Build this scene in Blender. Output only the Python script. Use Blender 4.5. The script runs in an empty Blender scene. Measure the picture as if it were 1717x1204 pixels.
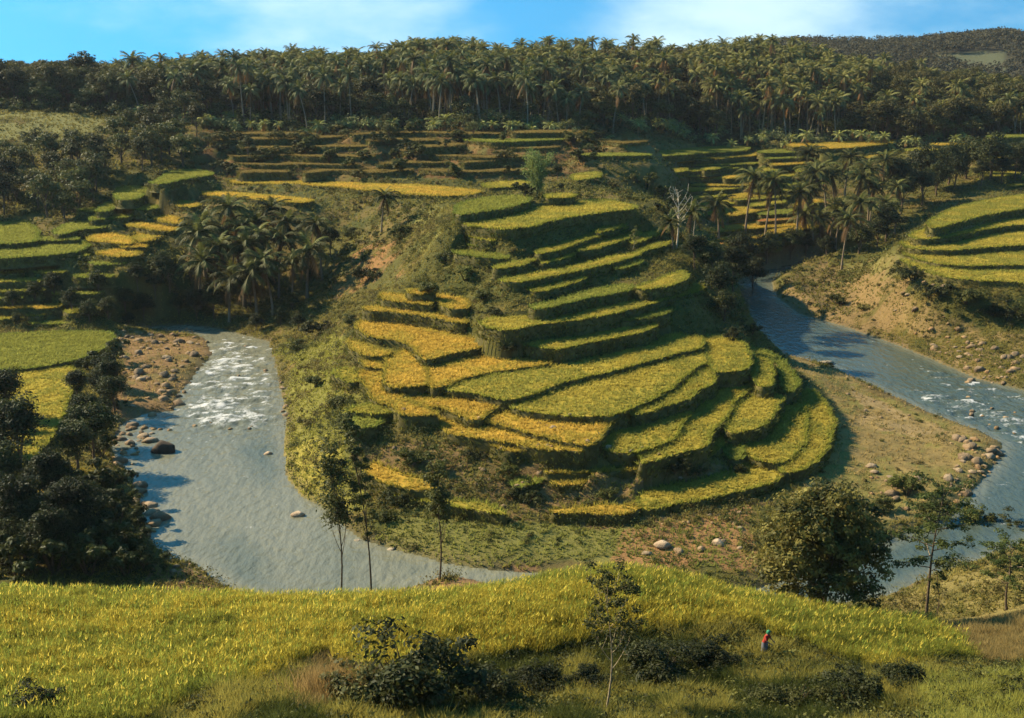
import bpy, math, numpy as np
from mathutils import Vector
from mathutils.geometry import tessellate_polygon
rng = np.random.default_rng(11)
scene = bpy.context.scene
COL = scene.collection

# ------------------------------------------------------------------ camera
IW, IH, FPX = 1717.0, 1204.0, 1928.0
CAMZ = 45.0
PITCH = math.atan((IH / 2 - 130.0) / FPX)
CP, SP = math.cos(PITCH), math.sin(PITCH)
cam = bpy.data.cameras.new('camera')
cam_o = bpy.data.objects.new('camera', cam)
COL.objects.link(cam_o)
cam.sensor_width = 36.0
cam.lens = 36.0 * FPX / IW
cam.clip_start = 0.5
cam.clip_end = 12000
cam_o.location = (0, 0, CAMZ)
cam_o.rotation_euler = (math.pi / 2 - PITCH, 0, 0)
scene.camera = cam_o


def ray(px, py):
    px, py = np.broadcast_arrays(np.asarray(px, float), np.asarray(py, float))
    u = (np.asarray(px, float) - IW / 2) / FPX
    v = (IH / 2 - np.asarray(py, float)) / FPX
    return np.stack([u, CP + v * SP, -SP + v * CP], -1)


def at_h(px, py, h):
    r = ray(px, py)
    t = (h - CAMZ) / r[..., 2]
    return r * t[..., None] + np.array([0, 0, CAMZ])


def at_d(px, py, d):
    r = ray(px, py)
    t = d / r[..., 1]
    return r * t[..., None] + np.array([0, 0, CAMZ])


def project(P):
    P = np.asarray(P, float) - np.array([0, 0, CAMZ])
    fw = P[..., 1] * CP - P[..., 2] * SP
    up = P[..., 1] * SP + P[..., 2] * CP
    fw = np.maximum(fw, 1e-3)
    return IW / 2 + P[..., 0] / fw * FPX, IH / 2 - up / fw * FPX


# ------------------------------------------------------------------ numeric helpers
def inpoly(x, y, poly):
    x = np.asarray(x); y = np.asarray(y)
    res = np.zeros(x.shape, bool)
    P = np.asarray(poly, float)
    Q = np.roll(P, -1, 0)
    for (x1, y1), (x2, y2) in zip(P[:, :2], Q[:, :2]):
        if y1 == y2:
            continue
        c = ((y1 > y) != (y2 > y)) & (x < (x2 - x1) * (y - y1) / (y2 - y1) + x1)
        res ^= c
    return res


def polydist(x, y, poly):
    P = np.asarray(poly, float)[:, :2]
    Q = np.roll(P, -1, 0)
    best = np.full(np.shape(x), 1e9)
    for (x1, y1), (x2, y2) in zip(P, Q):
        dx, dy = x2 - x1, y2 - y1
        L = dx * dx + dy * dy + 1e-12
        t = np.clip(((x - x1) * dx + (y - y1) * dy) / L, 0, 1)
        best = np.minimum(best, (x - x1 - t * dx) ** 2 + (y - y1 - t * dy) ** 2)
    return np.sqrt(best)


def sstep(a, b, x):
    t = np.clip((x - a) / (b - a), 0, 1)
    return t * t * (3 - 2 * t)


def dfront(px):
    """distance at which the plateau grove begins"""
    return 346 + 48 * sstep(950, 1130, np.asarray(px, float))


def vnoise(x, y, seed=0):
    x = np.asarray(x, float); y = np.asarray(y, float)
    xi = np.floor(x).astype(np.int64); yi = np.floor(y).astype(np.int64)
    fx = x - xi; fy = y - yi
    fx = fx * fx * (3 - 2 * fx); fy = fy * fy * (3 - 2 * fy)

    def h(a, b):
        n = (a * 374761393 + b * 668265263 + seed * 982451653) & 0x7fffffff
        n = ((n ^ (n >> 13)) * 1274126177) & 0x7fffffff
        n = n ^ (n >> 16)
        return (n & 0xffff) / 65535.0
    return (h(xi, yi) * (1 - fx) + h(xi + 1, yi) * fx) * (1 - fy) + (h(xi, yi + 1) * (1 - fx) + h(xi + 1, yi + 1) * fx) * fy


def fbm(x, y, seed=0, oct=4):
    s = 0; a = 0.5; n = 0
    for k in range(oct):
        s = s + a * vnoise(x * 2 ** k, y * 2 ** k, seed + k * 7)
        n += a; a *= 0.5
    return s / n


# ------------------------------------------------------------------ objects
def new_mesh(name, V, faces, mat, col=None, smooth=False):
    V = np.asarray(V, np.float32)
    me = bpy.data.meshes.new(name)
    me.vertices.add(len(V))
    me.vertices.foreach_set('co', V.ravel())
    if not isinstance(faces, list):
        faces = [faces]
    faces = [np.asarray(f, np.int32) for f in faces if len(f)]
    idx = np.concatenate([f.ravel() for f in faces])
    tot = np.concatenate([np.full(len(f), f.shape[1], np.int32) for f in faces])
    st = np.concatenate([[0], np.cumsum(tot)[:-1]]).astype(np.int32)
    me.loops.add(len(idx))
    me.loops.foreach_set('vertex_index', idx)
    me.polygons.add(len(tot))
    me.polygons.foreach_set('loop_start', st)
    if smooth:
        me.polygons.foreach_set('use_smooth', np.ones(len(tot), bool))
    me.update(calc_edges=True)
    if col is not None:
        a = me.color_attributes.new('Col', 'FLOAT_COLOR', 'POINT')
        c = np.ones((len(V), 4), np.float32)
        c[:, :3] = np.clip(col, 0.002, 1)
        if mat.name != 'river_water':
            c[:, :3] *= (1.12, 1.0, .83)          # warm light cast graded into every base colour but the water's
        a.data.foreach_set('color', c.ravel())
    me.materials.append(mat)
    return me


def link(name, data, parent=None, loc=None):
    o = bpy.data.objects.new(name, data)
    COL.objects.link(o)
    if parent is not None:
        o.parent = parent
    if loc is not None:
        o.location = loc
    return o


def tag(o, label=None, cat=None, group=None, kind=None):
    if label: o['label'] = label
    if cat: o['category'] = cat
    if group: o['group'] = group
    if kind: o['kind'] = kind
    return o


class MB:
    def __init__(s):
        s.V = []; s.F3 = []; s.F4 = []; s.C = []; s.n = 0

    def add(s, V, F, C):
        V = np.asarray(V, np.float32).reshape(-1, 3)
        F = np.asarray(F, np.int32)
        C = np.asarray(C, np.float32)
        if C.ndim == 1:
            C = np.tile(C, (len(V), 1))
        (s.F3 if F.shape[1] == 3 else s.F4).append(F + s.n)
        s.V.append(V); s.C.append(C); s.n += len(V)

    def mesh(s, name, mat, smooth=False):
        fs = []
        if s.F3: fs.append(np.concatenate(s.F3))
        if s.F4: fs.append(np.concatenate(s.F4))
        return new_mesh(name, np.concatenate(s.V), fs, mat, np.concatenate(s.C), smooth)


def tube(path, rad, sides=6):
    P = np.asarray(path, float); n = len(P)
    R = np.broadcast_to(np.asarray(rad, float), (n,))
    T = np.gradient(P, axis=0)
    T /= np.linalg.norm(T, axis=1, keepdims=True) + 1e-9
    ref = np.array([0.31, 0.87, 0.12])
    A = np.cross(T, ref); A /= np.linalg.norm(A, axis=1, keepdims=True) + 1e-9
    B = np.cross(T, A)
    ang = np.arange(sides) / sides * 2 * math.pi
    V = P[:, None] + R[:, None, None] * (np.cos(ang)[None, :, None] * A[:, None] + np.sin(ang)[None, :, None] * B[:, None])
    F = []
    for i in range(n - 1):
        for j in range(sides):
            k = (j + 1) % sides
            F.append((i * sides + j, i * sides + k, (i + 1) * sides + k, (i + 1) * sides + j))
    return V.reshape(-1, 3), np.array(F)


def unit(v):
    return v / (np.linalg.norm(v, axis=-1, keepdims=True) + 1e-9)


def leaves(centers, normals, size, r, aspect=0.5):
    """rhombic leaves, one per centre"""
    n = len(centers)
    N = unit(normals)
    t = unit(np.cross(N, unit(r.normal(size=(n, 3)))))
    b = np.cross(N, t)
    s = np.broadcast_to(np.asarray(size, float), (n,))[:, None]
    V = np.stack([centers - t * s * .5, centers - b * s * .5 * aspect + N * s * .06, centers + t * s * .5, centers + b * s * .5 * aspect + N * s * .06], 1)
    F = np.arange(n * 4).reshape(n, 4)
    return V.reshape(-1, 3), F


def leafcloud(cent, rad, per, size, r, zs=0.8, shell=0.5, upbias=0.35):
    """per leaves round each clump centre, denser to the clump's skin"""
    cent = np.asarray(cent, float); K = len(cent)
    rad = np.broadcast_to(np.asarray(rad, float), (K,))
    d = unit(r.normal(size=(K, per, 3)))
    d[..., 2] = np.where(d[..., 2] < -0.3, -d[..., 2], d[..., 2])
    rr = shell + (1 - shell) * r.random((K, per)) ** 0.6
    P = cent[:, None] + d * (rad[:, None] * rr)[..., None] * np.array([1, 1, zs])
    nrm = d + r.normal(size=d.shape) * 0.55 + np.array([0, 0, upbias])
    sz = size * (0.7 + 0.6 * r.random(K * per))
    V, F = leaves(P.reshape(-1, 3), nrm.reshape(-1, 3), sz, r)
    cid = np.repeat(np.arange(K), per * 4)
    return V, F, cid


def tufts(P, h, w, lean, col, r, k=3, spread=0.18, jit=0.15):
    """k grass blades (triangles) at each point"""
    P = np.asarray(P, float); n = len(P)
    h = np.broadcast_to(h, (n,)); lean = np.broadcast_to(lean, (n, 2))
    col = np.broadcast_to(col, (n, 3))
    Pk = np.repeat(P, k, 0); hk = np.repeat(h, k) * (0.7 + 0.5 * r.random(n * k))
    Pk = Pk + np.concatenate([r.normal(size=(n * k, 2)) * 0.06, np.zeros((n * k, 1))], 1)
    a = r.random(n * k) * 2 * math.pi
    wv = np.stack([np.cos(a), np.sin(a), np.zeros(n * k)], 1) * np.asarray(w) * .5
    tip = Pk.copy()
    tip[:, :2] += np.repeat(lean, k, 0) + r.normal(size=(n * k, 2)) * spread * hk[:, None]
    tip[:, 2] += hk
    V = np.stack([Pk - wv, Pk + wv, tip], 1).reshape(-1, 3)
    F = np.arange(n * k * 3).reshape(-1, 3)
    ck = np.repeat(col, k, 0) * (1 + jit * r.normal(size=(n * k, 1)))
    return V, F, np.repeat(ck, 3, 0)


# ------------------------------------------------------------------ materials
def nodes(m):
    m.use_nodes = True
    nt = m.node_tree
    nt.nodes.clear()
    return nt, nt.nodes.new, nt.links.new


def mat_leaf(name, trans=0.35, rough=0.7, vary=0.25, spec=0.15, sat=1.0):
    m = bpy.data.materials.new(name)
    nt, N, L = nodes(m)
    out = N('ShaderNodeOutputMaterial')
    at = N('ShaderNodeAttribute'); at.attribute_name = 'Col'
    oi = N('ShaderNodeObjectInfo')
    mr = N('ShaderNodeMapRange'); mr.inputs[3].default_value = 1 - vary; mr.inputs[4].default_value = 1 + vary
    L(oi.outputs['Random'], mr.inputs[0])
    mul = N('ShaderNodeVectorMath'); mul.operation = 'SCALE'
    L(at.outputs['Color'], mul.inputs[0]); L(mr.outputs[0], mul.inputs['Scale'])
    p = N('ShaderNodeBsdfPrincipled'); p.inputs['Roughness'].default_value = rough
    p.inputs['Specular IOR Level'].default_value = spec
    t = N('ShaderNodeBsdfTranslucent')
    mx = N('ShaderNodeMixShader'); mx.inputs[0].default_value = trans
    L(mul.outputs[0], p.inputs['Base Color']); L(mul.outputs[0], t.inputs['Color'])
    L(p.outputs[0], mx.inputs[1]); L(t.outputs[0], mx.inputs[2]); L(mx.outputs[0], out.inputs[0])
    return m


def mat_ground(name, scale=1.2, amt=0.45, bump=0.35, rough=0.95, fine=7.0):
    m = bpy.data.materials.new(name)
    nt, N, L = nodes(m)
    out = N('ShaderNodeOutputMaterial')
    at = N('ShaderNodeAttribute'); at.attribute_name = 'Col'
    geo = N('ShaderNodeNewGeometry')
    n1 = N('ShaderNodeTexNoise'); n1.inputs['Scale'].default_value = scale; n1.inputs['Detail'].default_value = 8; n1.inputs['Roughness'].default_value = .7
    n2 = N('ShaderNodeTexNoise'); n2.inputs['Scale'].default_value = fine; n2.inputs['Detail'].default_value = 4
    L(geo.outputs['Position'], n1.inputs['Vector']); L(geo.outputs['Position'], n2.inputs['Vector'])
    ad = N('ShaderNodeMath'); ad.operation = 'ADD'; L(n1.outputs[0], ad.inputs[0]); L(n2.outputs[0], ad.inputs[1])
    mr = N('ShaderNodeMapRange'); mr.inputs[1].default_value = .6; mr.inputs[2].default_value = 1.4
    mr.inputs[3].default_value = 1 - amt; mr.inputs[4].default_value = 1 + amt
    L(ad.outputs[0], mr.inputs[0])
    mul = N('ShaderNodeVectorMath'); mul.operation = 'SCALE'
    L(at.outputs['Color'], mul.inputs[0]); L(mr.outputs[0], mul.inputs['Scale'])
    p = N('ShaderNodeBsdfPrincipled'); p.inputs['Roughness'].default_value = rough
    p.inputs['Specular IOR Level'].default_value = 0.1
    b = N('ShaderNodeBump'); b.inputs['Strength'].default_value = bump; b.inputs['Distance'].default_value = 0.5
    L(ad.outputs[0], b.inputs['Height'])
    L(mul.outputs[0], p.inputs['Base Color']); L(b.outputs[0], p.inputs['Normal'])
    L(p.outputs[0], out.inputs[0])
    return m


def mat_grass(name, up=1.0, own=.45):
    """dense grass: blades catch light from either side, about as an upright stand of them does"""
    m = bpy.data.materials.new(name)
    nt, N, L = nodes(m)
    out = N('ShaderNodeOutputMaterial')
    at = N('ShaderNodeAttribute'); at.attribute_name = 'Col'
    geo = N('ShaderNodeNewGeometry')
    sc = N('ShaderNodeVectorMath'); sc.operation = 'SCALE'; sc.inputs['Scale'].default_value = own
    L(geo.outputs['Normal'], sc.inputs[0])
    ad = N('ShaderNodeVectorMath'); ad.operation = 'ADD'; ad.inputs[1].default_value = (0, 0, up); L(sc.outputs[0], ad.inputs[0])
    su = N('ShaderNodeVectorMath'); su.operation = 'SUBTRACT'; su.inputs[1].default_value = (0, 0, up); L(sc.outputs[0], su.inputs[0])
    d = N('ShaderNodeBsdfDiffuse'); t = N('ShaderNodeBsdfTranslucent')
    L(at.outputs['Color'], d.inputs['Color']); L(at.outputs['Color'], t.inputs['Color'])
    L(ad.outputs[0], d.inputs['Normal']); L(su.outputs[0], t.inputs['Normal'])
    mx = N('ShaderNodeMixShader'); mx.inputs[0].default_value = .5
    L(d.outputs[0], mx.inputs[1]); L(t.outputs[0], mx.inputs[2]); L(mx.outputs[0], out.inputs[0])
    return m


M_crop = mat_grass('rice_crop')
M_bank = mat_leaf('grassy_bank', 0.2, .9, 0.0)
M_leaf = mat_leaf('foliage', 0.3, .6, 0.28)
M_palm = mat_leaf('palm_frond', 0.25, .6, 0.28, spec=0.08)
M_cover = mat_leaf('undergrowth', 0.3, .7, 0.0)
M_grass = mat_grass('tall_grass', 1.0, .8)
M_near = mat_grass('near_crop', .65, 1.0)
M_ground = mat_ground('hill_soil')
M_bark = mat_ground('bark', 3.0, .35, .3)
M_rock = mat_ground('river_rock', 1.5, .35, .4, .8, 9)
# ------------------------------------------------------------------ rice terraces: (label, group, level, tone, outline traced on the ground)
# level: a height in metres, or ('d', distance). tone: 0 golden, 1 yellow-green, 2 green, 3 ploughed reddish
G1 = 'rice fields on the low spur'
G2 = 'rice steps climbing the spur'
G3 = 'rice ledges on the slope behind the palms'
G4 = 'rice terraces on the right river bank'
G5 = 'rice terraces on the left hillside'
G6 = 'rice fields on the left river bank'
G7 = 'rice ledges at the foot of the spur'
TERR = [
 ('golden triangular rice field at the upper left of the low spur', G1, 9.3, 0, [(596,540),(628,535),(689,543),(742,552),(823,576),(822,580),(779,588),(742,596),(714,605),(705,600),(689,577),(660,569),(620,565),(597,549)]),
 ('golden field before the golden triangle, its lower edge a thin diagonal dyke', G1, 8.3, 0, [(714,613),(753,602),(806,593),(859,596),(931,606),(912,611),(859,619),(806,627),(766,638),(742,648),(721,653),(721,632),(715,618)]),
 ('very long yellow-green rice strip crossing the spur below the lowest hill step', G1, 8.0, 1, [(745,653),(779,639),(806,632),(859,623),(912,615),(960,600),(1028,585),(1109,566),(1113,561),(1135,557),(1160,564),(1180,566),(1177,582),(1130,594),(1069,610),(1000,628),(960,636),(920,650),(885,664),(853,672),(827,668),(790,658),(760,657)]),
 ('squarish yellow-green rice field at the head of the spur beside the river trees', G1, 7.3, 1, [(1179,564),(1207,562),(1234,569),(1251,580),(1255,597),(1255,621),(1220,623),(1198,625),(1193,613),(1187,602),(1182,583)]),
 ('largest yellow-green rice field in the middle of the spur', G1, 7.4, 1, [(858,682),(900,660),(960,641),(1069,616),(1174,590),(1185,602),(1187,608),(1166,616),(1135,641),(1097,668),(1053,687),(1037,695),(1001,699),(960,697),(912,693),(870,687)]),
 ('curved yellow strip hugging the right side of the largest field, over a dark bank', G1, 6.9, 1, [(1056,693),(1097,676),(1138,654),(1166,626),(1190,613),(1197,627),(1196,641),(1174,654),(1149,672),(1111,683),(1078,694),(1059,698)]),
 ('long winding yellow field running from the head of the spur down to its front bank', G1, 5.1, 1, [(1201,635),(1207,630),(1259,626),(1264,646),(1248,657),(1229,674),(1220,695),(1198,717),(1188,734),(1185,748),(1157,756),(1114,765),(1075,780),(1072,775),(1078,758),(1114,750),(1135,731),(1146,712),(1156,695),(1155,684),(1193,663),(1209,649)]),
 ('olive yellow rice field with bare spots right of the orange fields', G1, 5.5, 1, [(1023,717),(1070,712),(1114,698),(1149,683),(1154,694),(1136,716),(1133,730),(1114,744),(1070,757),(1031,761),(1015,753)]),
 ('small upright yellow rice plot between two dark banks on the right of the spur', G1, 6.2, 1, [(1264,599),(1289,602),(1293,630),(1294,646),(1273,650),(1268,641),(1262,627),(1261,616)]),
 ('greenish strip sloping to the gravel bar at the outer right shoulder of the spur', G1, 4.8, 2, [(1253,580),(1289,589),(1325,617),(1341,649),(1316,660),(1314,646),(1305,608),(1292,602),(1262,596)]),
 ('rounded yellow rice field above the broadest curved dark bank on the right', G1, 4.7, 1, [(1264,657),(1297,660),(1311,671),(1300,687),(1286,712),(1256,724),(1215,726),(1229,698),(1234,682),(1256,668)]),
 ('broad crescent of yellow rice inside the outermost rim of the spur', G1, 3.1, 1, [(1314,663),(1338,660),(1349,684),(1351,712),(1347,745),(1330,764),(1308,778),(1262,769),(1248,756),(1240,748),(1286,734),(1311,695)]),
 ('outermost curved rice rim above the gravel bar', G1, 2.8, 1, [(1341,652),(1366,654),(1388,684),(1397,706),(1393,739),(1377,767),(1344,789),(1314,794),(1311,783),(1334,765),(1350,746),(1355,712),(1353,684)]),
 ('orange rice field with one dark spot in front of the largest field', G1, 6.6, 0, [(856,687),(912,694),(960,700),(1026,706),(1015,717),(1001,739),(987,749),(960,743),(911,733),(859,717),(808,706),(825,696)]),
 ('long thin orange rice strip ending in a point below the field with the dark spot', G1, 6.1, 0, [(731,695),(766,706),(795,716),(808,714),(859,726),(912,740),(980,755),(980,757),(912,754),(859,742),(819,738),(779,731),(745,726),(738,710)]),
 ('short golden sliver under the long thin orange strip', G1, 5.6, 0, [(819,741),(859,745),(880,750),(875,757),(850,757),(825,750)]),
 ('orange leaf-shaped rice plot between two grassy banks left of the largest field', G1, 7.1, 0, [(689,657),(699,653),(726,665),(779,665),(832,674),(848,679),(819,690),(806,703),(787,706),(766,695),(737,682),(699,679),(686,671)]),
 ('orange rice plot tucked under the left point of the golden triangle', G1, 8.3, 0, [(652,597),(689,584),(699,597),(710,605),(714,626),(715,645),(686,648),(646,650),(646,626),(649,608)]),
 ('irregular golden plot on the left rim of the spur, wrapping a round green mound', G1, 7.4, 0, [(602,620),(646,621),(646,645),(636,653),(673,663),(689,677),(737,693),(710,698),(673,697),(657,679),(620,669),(617,648),(604,632)]),
 ('narrow golden ledge just below the left tip of the golden triangle', G1, 8.6, 0, [(580,570),(598,572),(628,585),(654,590),(654,596),(620,597),(593,589)]),
 ('tiny golden ledge second below the left tip of the golden triangle', G1, 7.9, 0, [(604,602),(649,613),(646,618),(609,616)]),
 ('small olive plot at the far left edge of the spur fields', G1, 7.0, 1, [(556,621),(598,616),(601,642),(585,640),(567,632)]),
 ('small round green rice plot circled by a dark ditch on the left slope', G1, 6.4, 2, [(590,703),(604,697),(628,697),(643,706),(628,714),(604,718),(590,711)]),
 ('crescent golden ledge above the small round green plot', G1, 6.9, 1, [(580,690),(600,679),(630,676),(655,682),(662,690),(640,694),(604,692)]),
 # left mini steps
 ('long orange step directly behind the golden triangle', G2, 11.0, 0, [(611,514),(660,512),(730,524),(782,537),(779,544),(716,530),(653,523),(614,521)]),
 ('short orange step second behind the golden triangle', G2, 12.2, 0, [(635,491),(674,493),(723,505),(726,512),(688,509),(639,502)]),
 ('smallest orange step, topmost behind the golden triangle', G2, 13.4, 0, [(681,484),(726,488),(730,495),(688,493)]),
 ('dry orange step beside the shrubby slope, right of the two small orange steps', G2, 12.4, 0, [(733,491),(782,502),(789,516),(761,519),(733,506)]),
 # hill steps
 ('lowest hill step with square right end, just above the long strip of the spur', G2, 10.0, 1, [(875,574),(897,562),(977,551),(1069,540),(1093,540),(1099,548),(1069,559),(1007,570),(961,580),(940,587),(909,583),(884,580)]),
 ('short green ledge above the right end of the lowest hill step', G2, 11.0, 2, [(1035,534),(1069,525),(1121,514),(1127,519),(1115,528),(1069,536),(1041,540)]),
 ('longest sweeping hill step, green at its broad left end', G2, 12.2, 1, [(801,540),(832,531),(915,531),(977,517),(1038,505),(1099,491),(1161,477),(1179,477),(1182,484),(1130,499),(1069,516),(1007,531),(946,539),(897,545),(872,551),(847,554),(823,551)]),
 ('dull green hill step right above the longest sweeping step', G2, 13.8, 2, [(884,514),(930,505),(977,490),(1023,480),(1060,477),(1063,484),(1026,493),(977,502),(934,513),(897,520)]),
 ('green hill step at the right edge above the longest sweeping step', G2, 14.0, 1, [(1063,483),(1099,471),(1142,454),(1150,457),(1149,471),(1121,479),(1084,487)]),
 ('short narrow hill step under the long slanting middle step', G2, 14.9, 1, [(884,484),(915,476),(964,467),(983,465),(977,470),(934,482),(900,490)]),
 ('long slanting step across the middle of the hill', G2, 16.0, 1, [(835,471),(854,464),(915,456),(977,444),(1023,431),(1069,424),(1072,428),(1023,441),(961,456),(915,465),(866,474)]),
 ('small green step below the right end of the long slanting middle step', G2, 15.2, 2, [(1029,447),(1053,438),(1073,436),(1075,441),(1053,448),(1032,453)]),
 ('short bright step centred above the long slanting middle step', G2, 17.0, 1, [(906,438),(934,430),(960,424),(961,428),(934,438),(909,442)]),
 ('short olive step above the left end of the long slanting middle step', G2, 17.2, 1, [(829,447),(854,441),(894,434),(894,439),(866,447),(832,451)]),
 ('long yellow step third below the top field, split near its right end', G2, 18.2, 1, [(897,422),(946,408),(967,402),(1007,388),(1047,379),(1053,382),(1023,391),(977,404),(961,411),(927,422),(903,427)]),
 ('yellow step behind the lone sapling on the hill', G2, 17.3, 1, [(967,419),(1007,404),(1053,391),(1072,388),(1075,393),(1038,405),(995,418),(970,422)]),
 ('step with a blunt tip right of the lone sapling, near the bare pale tree', G2, 16.8, 1, [(1056,405),(1084,390),(1109,385),(1110,390),(1084,401),(1060,410)]),
 ('green step at the right end below the lone sapling', G2, 16.0, 1, [(1067,422),(1096,410),(1124,404),(1127,408),(1096,416),(1069,425)]),
 ('lowest pale green step on the hill\'s left shoulder', G2, 17.6, 2, [(761,419),(792,419),(854,430),(851,434),(801,431),(765,425)]),
 ('middle green step on the hill\'s left shoulder', G2, 18.4, 2, [(777,407),(823,408),(884,404),(884,410),(848,414),(792,413)]),
 ('bent yellow step directly below the top field', G2, 19.6, 1, [(780,391),(829,394),(884,385),(952,371),(952,379),(900,391),(854,401),(823,404),(786,398)]),
 ('broad top field of the hill with a tall dark bank at its right', G2, 21.4, 1, [(765,368),(823,361),(884,351),(946,344),(983,336),(1017,335),(1047,342),(1066,347),(1060,351),(1017,355),(946,365),(891,379),(848,385),(817,382),(771,376)]),
 ('round green rice hump behind the left end of the top field', G2, 22.9, 2, [(765,348),(777,339),(823,330),(884,328),(891,336),(854,348),(792,358),(768,361)]),
 ('tiny bright ledge at the foot of the pale feathery tree', G2, 23.0, 1, [(915,326),(961,325),(961,331),(915,333)]),
 ('narrow golden ledge between the lone sapling and the top field', G2, 18.8, 1, [(1000,392),(1030,384),(1046,378),(1040,374),(1000,386)]),
 # neck
 ('very long golden strip along the neck behind the hill', G3, 20.6, 0, [(384,302),(480,303),(560,306),(640,309),(720,311),(812,320),(790,328),(735,329),(665,324),(600,318),(560,313),(480,309),(390,308)]),
 ('narrow green ledge at the right end of the long golden neck strip', G3, ('d', 266), 1, [(806,308),(870,303),(885,305),(880,312),(820,316)]),
 ('short ledge right of the pale feathery tree', G3, ('d', 274), 1, [(958,293),(1004,288),(1007,297),(962,304)]),
 ('orange wedge-shaped field right of the pale feathery tree', G3, ('d', 340), 0, [(1009,267),(1049,260),(1066,276),(1025,283)]),
 ('green ledge above the orange wedge-shaped field', G3, ('d', 366), 2, [(1015,258),(1117,254),(1187,246),(1260,245),(1250,253),(1169,258),(1117,262),(1030,263)]),
 ('widest golden field on the slope, at the foot of the palm grove on the right', G3, ('d', 384), 0, [(1362,241),(1430,237),(1505,234),(1505,239),(1431,248),(1365,250)]),
 ('short golden field left of the widest golden field under the grove', G3, ('d', 383), 0, [(1320,241),(1358,239),(1358,246),(1323,247)]),
 ('thin golden ledge right below the widest golden field', G3, ('d', 378), 0, [(1400,256),(1505,243),(1505,247),(1431,256),(1402,260)]),
 ('golden ledge third below the widest golden field', G3, ('d', 373), 0, [(1450,262),(1508,252),(1508,256),(1455,266)]),
 ('shaded ledge behind the dark right trees, right of the widest golden field', G3, ('d', 384), 0, [(1560,240),(1640,236),(1717,242),(1717,246),(1640,241),(1565,245)]),
 ('dim ledge at the right frame edge above the dark trees', G3, ('d', 364), 1, [(1630,262),(1720,258),(1740,263),(1640,268)]),
 ('dim green patch right of the dark trees, above the right hillside', G3, ('d', 344), 1, [(1640,288),(1690,286),(1720,292),(1650,297)]),
 ('golden ledge high left behind the bare pale tree', G3, ('d', 335), 0, [(1138,314),(1197,311),(1197,317),(1138,323)]),
 ('golden ledge among the left palms of the river slope', G3, ('d', 350), 0, [(1211,295),(1250,288),(1250,296),(1215,301)]),
 ('yellow ledge above the palms of the river slope', G3, ('d', 360), 1, [(1178,281),(1245,270),(1245,276),(1180,287)]),
 ('grassy ledge below the orange wedge-shaped field', G3, ('d', 332), 1, [(1070,290),(1150,281),(1152,287),(1075,296)]),
 ('orange ledge behind the palm crowns of the river slope', G3, ('d', 329), 0, [(1222,327),(1299,320),(1299,327),(1225,334)]),
 ('wide orange ledge between the palm trunks of the river slope', G3, ('d', 312), 0, [(1208,353),(1255,344),(1309,339),(1309,346),(1262,356),(1222,364)]),
 ('orange hump-shaped ledge second from the bottom between the palm trunks', G3, ('d', 296), 0, [(1211,382),(1264,367),(1292,374),(1345,373),(1340,379),(1292,381),(1222,386)]),
 ('orange ledge right of the hump-shaped ledge, by the single tall trunk', G3, ('d', 289), 0, [(1285,388),(1330,380),(1370,376),(1370,381),(1330,387),(1290,394)]),
 ('reddish ploughed ledge lowest on the river slope, behind the bare tree', G3, ('d', 282), 3, [(1162,402),(1222,388),(1224,393),(1169,407)]),
 ('thin golden ledge directly under the long green ledge, left half', G3, ('d', 358), 0, [(1100,272),(1183,265),(1186,269),(1104,277)]),
 ('thin golden ledge directly under the long green ledge, right half', G3, ('d', 370), 0, [(1196,263),(1252,257),(1252,262),(1197,268)]),
 ('olive ledge on the slope left of the golden ledge high behind the bare tree', G3, ('d', 335), 1, [(1085,304),(1135,298),(1136,303),(1088,309)]),
 ('yellow ledge close above the golden ledge among the left palms', G3, ('d', 352), 1, [(1150,292),(1205,286),(1206,291),(1152,298)]),
 # right hillside
 ('topmost yellow terrace of the right hillside', G4, ('d', 262), 1, [(1554,372),(1606,346),(1676,332),(1717,327),(1760,324),(1760,345),(1717,350),(1660,358),(1600,374),(1562,384)]),
 ('second yellow terrace from the top of the right hillside', G4, ('d', 248), 1, [(1525,392),(1565,378),(1605,380),(1660,364),(1717,358),(1760,356),(1760,374),(1690,378),(1640,386),(1590,398),(1535,402)]),
 ('broad middle terrace of the right hillside with a grassy edge', G4, ('d', 234), 1, [(1507,405),(1560,404),(1610,402),(1660,394),(1717,386),(1760,384),(1760,410),(1690,412),(1640,416),(1590,420),(1530,418)]),
 ('fourth terrace of the right hillside', G4, ('d', 220), 1, [(1505,418),(1550,425),(1600,428),(1660,424),(1760,420),(1760,444),(1680,444),(1610,446),(1545,438)]),
 ('lowest curved terrace of the right hillside above the bushes', G4, ('d', 207), 1, [(1506,432),(1550,445),(1610,455),(1680,454),(1760,456),(1760,476),(1680,472),(1600,468),(1530,450)]),
 # left hillside
 ('topmost green terrace of the left hillside', G5, ('d', 272), 2, [(252,307),(269,300),(289,287),(324,284),(356,290),(354,294),(307,300),(274,309)]),
 ('green terrace below the left hillside\'s topmost one, beside the dark wood', G5, ('d', 262), 2, [(192,327),(199,315),(224,312),(249,314),(244,325),(224,335),(199,335)]),
 ('green rounded terrace under the dark wood edge', G5, ('d', 252), 2, [(162,355),(174,342),(199,336),(219,340),(224,347),(194,346),(179,355)]),
 ('narrow green ledge in the middle of the left hillside', G5, ('d', 251), 2, [(224,345),(262,343),(264,350),(227,353)]),
 ('short golden terrace at the palm thicket on the left hillside', G5, ('d', 253), 0, [(287,340),(312,336),(334,342),(331,348),(299,346)]),
 ('long thin green ledge in the middle of the left hillside', G5, ('d', 245), 2, [(150,370),(162,361),(194,360),(224,359),(224,363),(174,368)]),
 ('golden terrace right of the long thin green ledge', G5, ('d', 244), 0, [(249,365),(279,360),(304,367),(302,376),(279,373),(264,367)]),
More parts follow.
